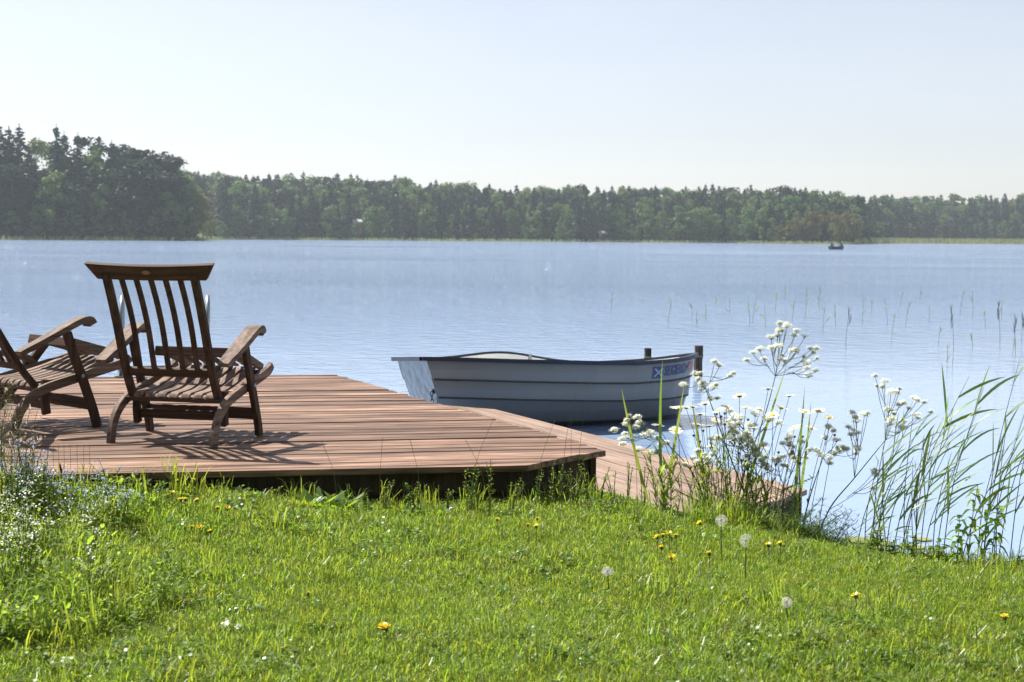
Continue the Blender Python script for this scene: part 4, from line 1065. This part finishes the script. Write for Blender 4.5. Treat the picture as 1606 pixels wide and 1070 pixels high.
# near reeds along the bank
GR = 'green reeds leaning over the bank edge'
def reed(base, tip, nleaf, i, label, group, r=.0032, lw=.0085, ll=(.13, .26), mat='reed', stem='reedstem', lean=1):
    random.seed(4000 + i); base = Vector(base); tip = Vector(tip); q = tip - base
    t = thing('reed', label, 'reed', base, 0, group)
    cv = curve([(0, 0, 0), (q.x * .38 - .02 * lean, q.y * .4, q.z * .5), (q.x, q.y, q.z)], 7); n = len(cv)
    m = MB(); m.tube(cv, [lerp(r, r * .35, k / (n - 1)) for k in range(n)], 5); m.obj('stem', MAT[stem], t, smooth=True)
    for k in range(nleaf):
        u = lerp(.38, .97, (k + random.random() * .6) / nleaf); c = cv[min(n - 1, int(u * (n - 1)))]
        d = q.normalized() + Vector((random.uniform(-.55, .8) * lean + .25 * lean, random.uniform(-.3, .3), random.uniform(-.35, .25)))
        L_ = random.uniform(*ll) * (1.1 - .4 * abs(u - .7)); m = MB()
        tp = c + d.normalized() * L_; droop = random.uniform(.0, .06)
        m.blade(c, tp + Vector((.05 * lean * L_, 0, -droop)), lw * random.uniform(.7, 1.25), (0, 0, droop * .8 + .01), 6, (random.uniform(-.5, .5), 1 if random.random() < .5 else .2, .7))
        m.obj('leaf', MAT[mat], t)
random.seed(55)
for i in range(29):
    bx = random.uniform(1375, 1640) if i > 8 else random.uniform(1330, 1400)
    Y = random.uniform(6.35, 7.0); g = ony(bx, 895 + random.uniform(-14, 20), Y); g.z = max(-.15, ground_z(g.x, g.y) - .02)
    hgt = random.uniform(150, 300) if bx > 1420 else random.uniform(120, 250)
    px0, py0 = proj(g); tipx = bx + hgt * random.triangular(-.12, .55, .22); tip = ony(tipx, py0 - hgt, Y + random.uniform(-.1, .1))
    reed(g, tip, random.randint(3, 5), i, 'green leaning reed in the stand at the bank edge', GR)
for i, (bx, tx, ty) in enumerate(((1475, 1545, 600), (1410, 1520, 590), (1440, 1495, 640), (1540, 1600, 560), (1500, 1600, 690), (1560, 1640, 620), (1395, 1480, 655), (1580, 1650, 560))):
    g = ony(bx, 900, 6.6); g.z = max(-.15, ground_z(g.x, g.y) - .02)
    reed(g, ony(tx, ty, 6.6), 5, 300 + i, 'tall broad leaved reed standing above the others at the bank edge', 'tallest reeds at the bank edge', .0030, .012, (.20, .32))
# broad upright reed leaves among the daisies
for i, (bx, by, tx, ty) in enumerate(((1040, 800, 1039, 565), (1042, 800, 1073, 605), (1235, 830, 1262, 605), (1240, 830, 1272, 630), (1150, 800, 1235, 570), (1110, 810, 1085, 625), (1020, 790, 975, 610))):
    g = ony(bx, by, 6.85); g.z = ground_z(g.x, g.y); tp = ony(tx, ty, 6.85)
    t = thing('sword_leaf', 'long upright grass blade rising through the daisy clump', 'grass', g, 0, 'tall blades in the daisy clump')
    m = MB(); m.blade((0, 0, 0), tp - g, .016, (random.uniform(-.03, .03), 0, .02), 8, (1, .3, 0)); m.obj('leaf', MAT['reed'], t)
# reeds standing in open water
wr = [(1050, 512, 42), (1082, 505, 32), (958, 490, 34), (1093, 512, 26), (1105, 505, 30), (1175, 512, 36), (1182, 508, 42), (1197, 516, 38), (1240, 505, 36), (1265, 500, 34), (1294, 522, 42), (1330, 550, 62), (1310, 512, 36),
      (1284, 488, 26), (1352, 510, 46), (1390, 510, 40), (1400, 538, 48), (1420, 512, 40), (1460, 505, 26), (1490, 575, 90), (1505, 495, 40), (1523, 500, 44), (1525, 545, 22), (1568, 548, 70), (1584, 555, 52), (1594, 560, 34), (1604, 540, 42), (1482, 570, 30),
      (1366, 490, 22), (1140, 492, 22), (1265, 478, 28), (1284, 470, 20), (1232, 470, 22), (1215, 488, 30), (1120, 480, 18), (1445, 470, 20), (1412, 482, 24), (1470, 540, 30), (1575, 500, 30), (1545, 515, 26)]
for i, (px_, py_, hpx) in enumerate(wr):
    random.seed(8000 + i); b = onz(px_, py_, 0.0); tp = ony(px_ + random.uniform(-3, 8) * hpx / 40, py_ - hpx, b.y)
    big = px_ in (1490, 1568, 1584, 1604, 1330)
    t = thing('water_reed', 'thin reed stem with a dark plume standing in open water' if big else 'thin leafless reed stem standing far out in open water', 'reed', (b.x, b.y, -.4), 0, 'plumed reeds in open water' if big else 'thin reed stems in open water')
    q = tp - Vector((b.x, b.y, -.4)); s = b.y / 15; m = MB(); bend = random.uniform(-.04, .04); m.tube(curve([(0, 0, 0), (q.x * .4 + bend, 0, q.z * .55), tuple(q)], 4), [.0024 * s ** .5] * 8 + [.0012 * s ** .5], 5)
    m.obj('stem', MAT['reedstem'], t)
    if big:
        m = MB(); 
        for k in range(16):
            c = q * (1 - .24 * k / 16); m.blade(c, c + Vector((random.uniform(-.03, .03) * s, .0, .10 * s * random.uniform(.5, 1))), .012 * s, (0, 0, 0), 3)
        m.obj('plume', MAT['plume'], t)
    else:
        m = MB()
        for k in range(2):
            c = q * random.uniform(.6, .95); m.blade(c, c + Vector((random.uniform(-.10, .10), 0, random.uniform(.04, .14))), .010 * s ** .5, (0, 0, .02), 4, (1, .2, 0))
        m.obj('leaf', MAT['reed'], t)
# floating leaves by the bank
for i, (px_, py_, w) in enumerate(((1350, 847, .10), (1385, 852, .06), (1430, 858, .07), (1365, 880, .05), (1405, 868, .05), (1448, 846, .05))):
    p = onz(px_, py_, .006); m = MB(); V = []; random.seed(i)
    for k in range(14):
        a = k / 14 * 6.2832; rr = w * random.uniform(.85, 1.1); V.append((math.cos(a) * rr, math.sin(a) * rr * .8, .0))
    m.add([(v[0], v[1], .002) for v in V] + V, [tuple(range(14))] + [(k, k + 14, (k + 1) % 14 + 14, (k + 1) % 14) for k in range(14)])
    o = m.obj('floating_leaf', MAT['lily']); o.location = p; tag(o, 'flat yellowish leaf floating on the water by the reeds', 'leaf', 'floating leaves by the reeds')

# leafy weeds
def leafy(base, h, n, ll, lw, mat, label, group, seed, name='leafy_weed', lean=(0, 0), droop=.5, stems=1, curl=False, tipm=None):
    random.seed(seed); base = Vector(base); t = thing(name, label, 'plant', base, 0, group)
    for s in range(stems):
        a = random.random() * 6.28; sp = (.12 * h if stems > 1 else .02 * h)
        tip = Vector((lean[0] * h + math.cos(a) * sp * 1.5, lean[1] * h + math.sin(a) * sp, h * random.uniform(.75, 1.05)))
        cv = curve([(math.cos(a) * sp * .3, math.sin(a) * sp * .3, -.01), (tip.x * .4, tip.y * .4, tip.z * .55), tuple(tip)], 6); k = len(cv)
        m = MB(); m.tube(cv, [lerp(.0030, .0012, i / (k - 1)) for i in range(k)], 5); st = m.obj('stem', MAT['stem'], t)
        m = MB()
        for i in range(n):
            u = lerp(.12, 1, (i + .5) / n); c = cv[min(k - 1, int(u * (k - 1)))]; an = i * 2.4 + random.uniform(-.4, .4); L_ = ll * (1.15 - .6 * u) * random.uniform(.7, 1.2)
            d = Vector((math.cos(an), math.sin(an), random.uniform(.2, .7)))
            tp = c + d.normalized() * L_ + Vector((0, 0, -droop * L_)); m.blade(c, tp, lw * random.uniform(.7, 1.2), (0, 0, droop * L_ * .8), 5)
        m.obj('leaves', MAT[mat], t)
        if tipm:
            m = MB()
            for i in range(12):
                o_ = Vector((random.gauss(0, 1), random.gauss(0, 1), random.gauss(0, .6))) * .010 + cv[-1]; leafquad(m, o_, .0045)
            m.obj('blossom', MAT[tipm], t)
    return t
def gp_(px_, py_, Y=None):
    p = ground_px(px_, py_) if Y is None else ony(px_, py_, Y); p.z = ground_z(p.x, p.y) - .01; return p
for i, (x_, y_, h) in enumerate(((1515, 905, .50), (1540, 905, .42), (1500, 900, .34), (1556, 900, .38))):
    p = gp_(x_, y_, 6.35); leafy(p, h, 26, .09, .022, 'weed', 'curly drooping leafed weed standing among the reeds', 'drooping leafy weeds among the reeds', 600 + i, 'curly_dock', (.05, 0), .9)
for i, (x_, y_, h) in enumerate(((1380, 905, .20), (1405, 908, .14), (1425, 905, .18), (1360, 900, .14), (1470, 905, .17), (1590, 905, .16), (1450, 912, .12))):
    p = gp_(x_, y_, 6.3); leafy(p, h, 14, .09, .02, 'weed', 'low broad leaved weed at the foot of the reeds', 'low weeds at the foot of the reeds', 620 + i, 'bank_weed', (0, 0), .3, 2)
# feathery dark green tuft at the jetty end
for i in range(16):
    random.seed(700 + i); x_ = random.uniform(1215, 1325); p = gp_(x_, 880, random.uniform(6.35, 6.75)); t = thing('feathery_weed', 'dark feathery leaved weed below the jetty end', 'plant', p, 0, 'feathery weeds below the jetty end')
    for f_ in range(6):
        a = random.random() * 6.28; d = Vector((math.cos(a) * .6, math.sin(a) * .6, 1)).normalized(); L_ = random.uniform(.12, .26); m = MB()
        sp = [Vector((0, 0, 0)) + d * L_ * u + Vector((math.cos(a), math.sin(a), -.2)) * (.3 * L_ * u * u) for u in np.linspace(0, 1, 9)]; m.tube(sp, .0010, 4)
        for q in sp[1:]:
            for k in range(5):
                an = random.random() * 6.28; leaf(m, q, (math.cos(an), math.sin(an), .45), .035, .0035, .1)
        m.obj('frond', MAT['feather'], t)
# weeds and stalks along the deck front
for i, (x_, h) in enumerate(((545, .10), (575, .12), (602, .17), (640, .12), (655, .18), (700, .14), (735, .24), (748, .22), (770, .26), (800, .20), (842, .22), (862, .26), (880, .20), (905, .24), (925, .26), (940, .22), (962, .18), (985, .22), (1010, .24), (1045, .22), (430, .10), (380, .08), (300, .07))):
    p = gp_(x_, 790 if x_ < 830 else 786, 6.42 if x_ < 830 else 6.62 + (x_ - 830) * .0016); leafy(p, h, 20, .030, .007, 'weed', 'thin branching weed growing against the dark deck skirt', 'weeds along the deck skirt', 640 + i, 'skirt_weed', (random.uniform(-.2, .2), 0), .1, 3)
for i, (bx, tx, ty) in enumerate(((530, 505, 694), (595, 600, 688), (660, 643, 690), (738, 775, 655), (880, 908, 600), (905, 925, 598), (895, 896, 640), (840, 870, 660), (765, 730, 690), (1000, 985, 640), (1018, 1022, 800))):
    p = gp_(bx, 785, 6.45 if bx < 830 else 6.7); tp = ony(tx, ty, p.y); t = thing('grass_stalk', 'single tall seed stalk of grass in front of the deck', 'grass', p, 0, 'tall grass stalks in front of the deck')
    q = tp - p; m = MB(); cv = curve([(0, 0, 0), (q.x * .25, 0, q.z * .55), tuple(q)], 6); m.tube(cv, [lerp(.0016, .0008, k / (len(cv) - 1)) for k in range(len(cv))], 4); m.obj('stalk', MAT['dryst'], t)
    m = MB(); random.seed(i)
    for k in range(14):
        c = cv[-1].lerp(cv[-4], k / 14); m.blade(c, c + (cv[-1] - cv[-4]).normalized() * .02 + Vector((random.uniform(-.008, .008), 0, 0)), .0045, (0, 0, 0), 3)
    m.obj('seed_head', MAT['dryst'], t)
# dandelion rosettes with bright leaves
def rosette(x_, y_, Y, n, L0, label, grp, i):
    random.seed(300 + i); p = gp_(x_, y_, Y); t = thing('dandelion_rosette', label, 'plant', p, 0, grp)
    for k in range(n):
        a = k * 2.4 + random.uniform(-.3, .3); d = Vector((math.cos(a), math.sin(a), random.uniform(.7, 1.6))).normalized(); L_ = L0 * random.uniform(.6, 1.1); m = MB(); V = []; F = []; sd_ = Vector((-math.sin(a), math.cos(a), 0)); nn = 8
        for q in range(nn + 1):
            u = q / nn; c = d * L_ * u + Vector((math.cos(a), math.sin(a), -.6)) * (.25 * L_ * u * u); w = L_ * (.04 + .13 * math.sin(math.pi * u ** .8) * (1.0 if q % 2 else .5)); 
            if q == nn: w = .001
            V += [c - sd_ * w, c + sd_ * w + Vector((0, 0, .004))]
            if q: F.append((2 * q - 2, 2 * q - 1, 2 * q + 1, 2 * q))
        m.add(V, F); m.obj('leaf', MAT['bright'], t)
for i, (x_, L0) in enumerate(((500, .17), (535, .14), (480, .12), (555, .11), (620, .09), (640, .09), (690, .09))):
    rosette(x_, 790, 6.38, 10, L0, 'bright backlit dandelion leaves against the dark deck skirt', 'dandelion leaves at the deck skirt', i)
for i, (x_, y_) in enumerate(((215, 890), (40, 1010), (1100, 935), (690, 890), (250, 1000), (880, 1000), (1290, 1000), (470, 1030))):
    p = ground_px(x_, y_); rosette(x_, y_, p.y, 8, .07, 'small dandelion rosette in the mown lawn', 'dandelion rosettes in the lawn', 20 + i)
# dandelion clocks
CL = {(1131, 816): 'round dandelion clock standing highest at the daisy clump', (1170, 848): 'ragged dandelion clock with gaps below the daisy clump',
      (953, 896): 'flattened dandelion clock alone in the open lawn', (1234, 945): 'small dandelion clock in the lawn towards the reeds'}
for i, ((x_, y_), lab) in enumerate(CL.items()):
    random.seed(50 + i); g = ground_px(x_ + random.uniform(-2, 2), y_ + (70 if i < 2 else 40)); g.z = ground_z(g.x, g.y); c = ony(x_, y_, g.y); t = thing('dandelion_clock', lab, 'wildflower', g); q = c - g; r_ = (.023, .024, .022, .0165)[i]
    m = MB(); m.tube(curve([(0, 0, 0), (q.x * .4, 0, q.z * .5), tuple(q)], 5), .0022, 6); m.obj('stem', MAT['stem'], t)
    m = MB(); m.tube([q + Vector((0, 0, -.004)), q, q + Vector((0, 0, .005))], [.004, .006, .003], 8); m.obj('seed_core', MAT['dryst'], t)
    m = MB()
    for k in range(210):
        d = Vector((random.gauss(0, 1), random.gauss(0, 1), random.gauss(0, 1))).normalized()
        if i == 1 and d.x > .2 and d.z < .3: continue
        if i == 2: d.z *= .7
        e = q + d * r_ * random.uniform(.85, 1); a_ = d.orthogonal().normalized(); b_ = d.cross(a_)
        m.add([q + d * .005, q + d * .005 + a_ * .0003, e + a_ * .0003, e], [(0, 1, 2, 3)])
        for s in range(5):
            an = s / 5 * 6.28 + random.random(); w_ = (a_ * math.cos(an) + b_ * math.sin(an)); m.add([e, e + w_ * .006 + d * .002 + a_ * .0004, e + w_ * .006 + d * .002 - b_ * .0006], [(0, 1, 2)])
    m.obj('seed_fluff', MAT['fluff'], t)
# yellow flowers in the lawn
def yhead(seed):
    random.seed(seed); m = MB(); r = .014
    for i in range(22):
        a = i * 2.4; d = Vector((math.cos(a), math.sin(a), 0)); s = Vector((-d.y, d.x, 0)); e = r * (1 if i % 2 else .7); z = .003 + (.0 if i % 2 else .004)
        m.add([s * .0012, -s * .0012, d * e - s * .0024 + Vector((0, 0, z)), d * e + s * .0024 + Vector((0, 0, z))], [(0, 1, 2, 3)])
    m2 = MB(); m2.tube([(0, 0, -.012), (0, 0, -.006), (0, 0, .001)], [.002, .006, .005], 8)
    return withmat(m.mesh('petals'), MAT['yellow']), withmat(m2.mesh('calyx'), MAT['disc'])
YH = [yhead(s) for s in (1, 2)]
ylist = [(278, 754), (284, 783), (290, 783), (308, 784), (341, 796), (357, 796), (301, 826), (313, 826), (329, 833), (303, 752), (780, 814), (828, 823), (843, 813), (841, 825), (1030, 842), (1040, 839), (1049, 836), (1060, 840), (1037, 858), (1053, 873), (1112, 867), (1097, 820), (1205, 854), (1223, 852), (484, 930), (600, 982), (1342, 934), (1576, 967), (270, 772), (605, 984)]
for i, (x_, y_) in enumerate(ylist):
    random.seed(1500 + i); g = ground_px(x_, y_ + 32); g.z = ground_z(g.x, g.y); c = ony(x_, y_, g.y); q = c - g
    cl_ = 'by the daisy clump' if x_ > 1000 and x_ < 1300 and y_ < 900 else ('in the lawn near the blue wildflowers' if x_ < 400 else ('in the lawn in front of the deck corner' if 700 < x_ < 900 else 'scattered in the open lawn'))
    t = thing('yellow_flower', 'small yellow flower ' + cl_, 'wildflower', g, 0, 'yellow flowers ' + cl_)
    m = MB(); m.tube([(0, 0, 0), (q.x * .5 + .003, 0, q.z * .5), tuple(q)], .0013, 5); m.obj('stem', MAT['stem'], t)
    hd = YH[i % 2]; e = Euler((random.uniform(-.5, .2), random.uniform(-.4, .4), random.random() * 6)); k = random.uniform(.8, 1.2)
    for nm, me in zip(('petals', 'calyx'), hd):
        o = bpy.data.objects.new(nm, me); col.objects.link(o); o.parent = t; o.location = q; o.rotation_euler = e; o.scale = (k, k, k)
# forget-me-nots and other small flowers in the patch at the left
def myosotis(p, h, i, mat, label, group):
    random.seed(2500 + i); t = thing('forget_me_not' if mat == 'pblue' else 'chickweed', label, 'wildflower', p, 0, group)
    ms, mf, ml_ = MB(), MB(), MB()
    for s in range(7):
        a = random.random() * 6.28; sp = random.uniform(.02, .09); tip = Vector((math.cos(a) * sp, math.sin(a) * sp, h * random.uniform(.65, 1.08))); cv = curve([(tip.x * .1, tip.y * .1, 0), (tip.x * .4, tip.y * .4, tip.z * .6), tuple(tip)], 5)
        ms.tube(cv, .0011, 4)
        for k in range(2, len(cv) - 1, 2):
            an = random.random() * 6.28; leaf(ml_, cv[k], (math.cos(an), math.sin(an), .6), random.uniform(.022, .045), .009, .2)
        for k in range(random.randint(4, 7)):
            c = cv[-1] + Vector((random.gauss(0, 1), random.gauss(0, 1), random.gauss(0, .7))) * .009; r_ = random.uniform(.003, .0045); nrm = Vector((random.gauss(0, .5), random.gauss(0, .5) - .3, 1)).normalized(); a_ = nrm.orthogonal().normalized(); b_ = nrm.cross(a_)
            ring = [c + (a_ * math.cos(w * 1.0472) + b_ * math.sin(w * 1.0472)) * r_ * (1 if w % 2 else .75) for w in range(6)]; mf.add(ring, [tuple(range(6))])
    ms.obj('stems', MAT['stem'], t); ml_.obj('leaves', MAT['weed'], t); mf.obj('blossoms', MAT[mat], t)
random.seed(66)
for i in range(70):
    x_ = random.triangular(-60, 235, 40); y_ = random.uniform(790, 960) if i < 30 else random.uniform(768, 830); 
    p = ground_px(x_, y_ + 20); p.z = ground_z(p.x, p.y)
    blue = i >= 30
    hh = random.uniform(.17, .30) * (1.15 if x_ < 90 else .8)
    myosotis(p, hh, i, 'pblue' if blue else 'white', 'pale blue forget-me-not plant in the wildflower patch by the deck' if blue else 'small white flowered weed in the patch by the blue wildflowers', 'forget-me-nots by the deck' if blue else 'white flowered weeds by the deck')
# taller hazy grasses at the far left, in front of the sideways chair
for i in range(34):
    random.seed(3300 + i); bx = random.triangular(-50, 80, 0); p = gp_(bx, 790, random.uniform(5.9, 6.2)); h = random.uniform(.34, .68) * (1 - .5 * max(0, bx) / 80); t = thing('panicle_grass', 'airy flowering grass in front of the sideways chair', 'grass', p, 0, 'airy grasses in front of the sideways chair')
    tip = Vector((random.uniform(-.05, .12), random.uniform(-.03, .03), h)); cv = curve([(0, 0, 0), (tip.x * .3, 0, h * .55), tuple(tip)], 6); m = MB(); m.tube(cv, .0011, 4)
    for k in range(16):
        c = cv[-1].lerp(cv[-6], k / 16); a = random.random() * 6.28; e = c + Vector((math.cos(a), math.sin(a), .5)) * random.uniform(.012, .04); m.tube([c, e], .0005, 3, False)
    m.obj('stalk', MAT['dryst'], t); m = MB()
    for k in range(50):
        c = cv[-1].lerp(cv[-6], random.random()) + Vector((random.gauss(0, 1), random.gauss(0, 1), random.gauss(0, 1))) * .016; leafquad(m, c, .0028)
    m.obj('spikelets', MAT['dryst'], t); m = MB()
    for k in range(4):
        a = random.random() * 6.28; leaf(m, cv[random.randint(0, 4)], (math.cos(a) * .4, math.sin(a) * .4, 1), random.uniform(.1, .2), .005, .25)
    m.obj('leaves', MAT['weed'], t)
p = gp_(108, 800, 5.9); t = thing('plantain', 'dark plantain seed head on a thin stalk before the blue wildflowers', 'plant', p); c = ony(96, 738, 5.9) - p
m = MB(); m.tube([(0, 0, 0), (c.x * .7, 0, c.z * .5), tuple(c)], .0012, 5); m.obj('stalk', MAT['stem'], t); m = MB(); m.tube([c + Vector((0, 0, -.012)), c, c + Vector((-.004, 0, .02)), c + Vector((-.006, 0, .032))], [.003, .005, .004, .001], 7); m.obj('seed_head', MAT['plume'], t)
for i, (x_, y_) in enumerate(((352, 996), (372, 1000))):
    g = ground_px(x_, y_); g.z = ground_z(g.x, g.y) + .035; m = MB(); random.seed(i)
    for k in range(9): leafquad(m, Vector((random.gauss(0, .006), random.gauss(0, .005), random.gauss(0, .003))), .010)
    o = m.obj('fallen_petals', MAT['white']); o.location = g; tag(o, 'fallen white petals lying on the lawn', 'petals', 'fallen petals on the lawn')
# wire mesh fence in front of the deck at the left
wf = thing('wire_fence', 'thin rusty wire mesh fence along the deck front behind the wildflowers', 'fence')
w0 = gp_(-60, 790, 6.12); w1 = gp_(262, 790, 6.28)
m = MB(); nw = 34
for i in range(nw + 1):
    a = w0.lerp(w1, i / nw); hgt = .40 if i < nw * .62 else .27; m.tube([(a.x, a.y, .25), (a.x + .004 * math.sin(i), a.y, .29 + hgt)], .0008, 4, False)
m.obj('upright_wires', MAT['rust'], wf); m = MB()
for k in range(9):
    z = .31 + k * .042; e = 1.0 if z < .55 else .62; m.tube([(w0.x, w0.y, z), tuple(w0.lerp(w1, e * .5).xy) + (z - .006,), tuple(w0.lerp(w1, e).xy) + (z,)], .0008, 4, False)
m.obj('line_wires', MAT['rust'], wf)

# ------------------------------------------------------------------ lawn (stuff)
def tuft(k, n, rad, hmin, hmax, w, flat=.5):
    rng = random.Random(50 + k); m = MB()
    for i in range(n):
        a = rng.random() * 6.28; r_ = rad * math.sqrt(rng.random()); b = Vector((math.cos(a) * r_, math.sin(a) * r_, -.004)); h = rng.uniform(hmin, hmax); an = rng.random() * 6.28; le = rng.uniform(.1, .9) * flat
        d = Vector((math.cos(an), math.sin(an), 0)); s = Vector((-d.y, d.x, 0)); ww = w * rng.uniform(.6, 1.2) / 2
        p1 = b + Vector((0, 0, h * .45)) + d * h * le * .25; p2 = b + Vector((0, 0, h * (.85 - .25 * le))) + d * h * le * .8; p3 = b + Vector((0, 0, h * (1 - .55 * le))) + d * h * le * 1.3
        m.add([b - s * ww, b + s * ww, p1 + s * ww, p1 - s * ww, p2 + s * ww * .7, p2 - s * ww * .7, p3], [(0, 1, 2, 3), (3, 2, 4, 5), (5, 4, 6)])
    return withmat(m.mesh('grass_tuft_mesh'), MAT['grass'])
TU = [tuft(k, 84, .08, .014, .040, .0027, .9) for k in range(6)] + [tuft(10 + k, 34, .07, .028, .068, .0034, .8) for k in range(3)] + [tuft(20 + k, 26, .06, .07, .16, .0040, .65) for k in range(3)]
def clover(k):
    rng = random.Random(k); m = MB()
    for i in range(16):
        a = rng.random() * 6.28; r_ = .06 * math.sqrt(rng.random()); b = Vector((math.cos(a) * r_, math.sin(a) * r_, rng.uniform(.02, .045)))
        for q in range(3):
            an = a + q * 2.094; d = Vector((math.cos(an), math.sin(an), rng.uniform(-.1, .5))); m.blade(b, b + d * .012, .011, (0, 0, .001), 3)
    return withmat(m.mesh('clover_mesh'), MAT['bright'])
def weedpatch(k):
    rng = random.Random(k + 9); m = MB()
    for i in range(64):
        a = rng.random() * 6.28; r_ = .08 * math.sqrt(rng.random()); b = Vector((math.cos(a) * r_, math.sin(a) * r_, rng.uniform(.01, .085))); an = rng.random() * 6.28
        d = Vector((math.cos(an), math.sin(an), rng.uniform(-.1, .7))).normalized(); L_ = rng.uniform(.012, .032); m.blade(b, b + d * L_, L_ * .34, (0, 0, .005), 3)
    return withmat(m.mesh('weed_patch_mesh'), MAT['weed'])
DRY = [cloned(tuft(40 + k, 26, .07, .02, .055, .0030, .95), MAT['dryst']) for k in range(2)]
TU += [clover(1), clover(2), weedpatch(1), weedpatch(2), weedpatch(3)] + DRY
def inside(poly, x_, y_):
    for i in range(len(poly)):
        p, q = poly[i], poly[(i + 1) % len(poly)]
        if (q[0] - p[0]) * (y_ - p[1]) - (q[1] - p[1]) * (x_ - p[0]) < 0: return False
    return True
rng = np.random.default_rng(12); P_, Rr, S_, I_ = [], [], [], []
def deckdist(x_, y_):
    a = Vector(dF1); return (Vector((x_, y_)) - a).dot(Vector((fd.y, -fd.x)))
for _ in range(52000):
    y_ = 2.6 + 5.6 * rng.random(); hw = .48 * y_ + 1.3; x_ = rng.uniform(-hw, hw)
    z = ground_z(x_, y_)
    if z < .015 or inside(DECK, x_, y_) and deckdist(x_, y_) < -.05: continue
    if inside(JET, x_, y_): continue
    if y_ > shore_y(x_) - .02: continue
    patchn = math.sin(x_ * 1.9 + 1.1 * math.sin(y_ * 2.2)) * math.cos(y_ * 2.7 + x_)
    px_, py_ = proj((x_, y_, z)); u = rng.random()
    neardeck = abs(deckdist(x_, y_)) < .16 and x_ < dF1[0] + .2
    bank = (shore_y(x_) - y_) < .55 and x_ > .9
    weedy = y_ > 4.3 and rng.random() < min(1, max(0, (260 - px_ + 40 * math.sin(y_ * 3) - max(0, 4.9 - y_) * 160) / 170))
    clump_ = 6.45 < y_ < 7.2 and .75 < x_ < 1.6
    if weedy and u < .30: k = int(rng.integers(14, 17))
    elif weedy and u < .62: k = int(rng.integers(9, 12))
    elif (clump_ and u < .25) or (neardeck and u < .025): k = int(rng.integers(9, 12))
    elif bank and u < .30: k = int(rng.integers(9, 12))
    elif bank and u < .45: k = int(rng.integers(14, 17))
    elif u < .004: k = int(rng.integers(9, 12))
    elif u > .97 - .02 * patchn: k = int(rng.integers(17, 19))
    elif u < .025 + .02 * patchn: k = int(rng.integers(12, 14))
    elif u < .20 + .12 * patchn: k = int(rng.integers(6, 9))
    else: k = int(rng.integers(0, 6))
    s = rng.uniform(.75, 1.2) * (1 + .15 * patchn)
    if weedy and k >= 14: s *= rng.uniform(.8, 1.4)
    P_.append((x_, y_, z)); Rr.append((rng.normal(0, .12), rng.normal(0, .12), rng.random() * 6.28)); S_.append((s, s, s * rng.uniform(.8, 1.25))); I_.append(k)
scatter('lawn_grass', P_, Rr, S_, I_, TU, None, 'bright green backlit lawn grass covering the bank', 'grass')
print('lawn tufts', len(P_))

# ------------------------------------------------------------------ haze
def haze():
    m, nt, out = newmat('haze_air'); v = N(nt, 'ShaderNodeVolumePrincipled'); v.inputs['Density'].default_value = .0003
    v.inputs['Color'].default_value = (.80, .91, 1.0, 1); v.inputs['Anisotropy'].default_value = .25
    nt.links.new(v.outputs[0], out.inputs['Volume'])
    mb = MB(); mb.box((0, 365, 19), (2200, 880, 44)); o = mb.obj('haze', m); tag(o, 'thin pale summer haze over the lake', 'haze', kind='stuff')
haze()
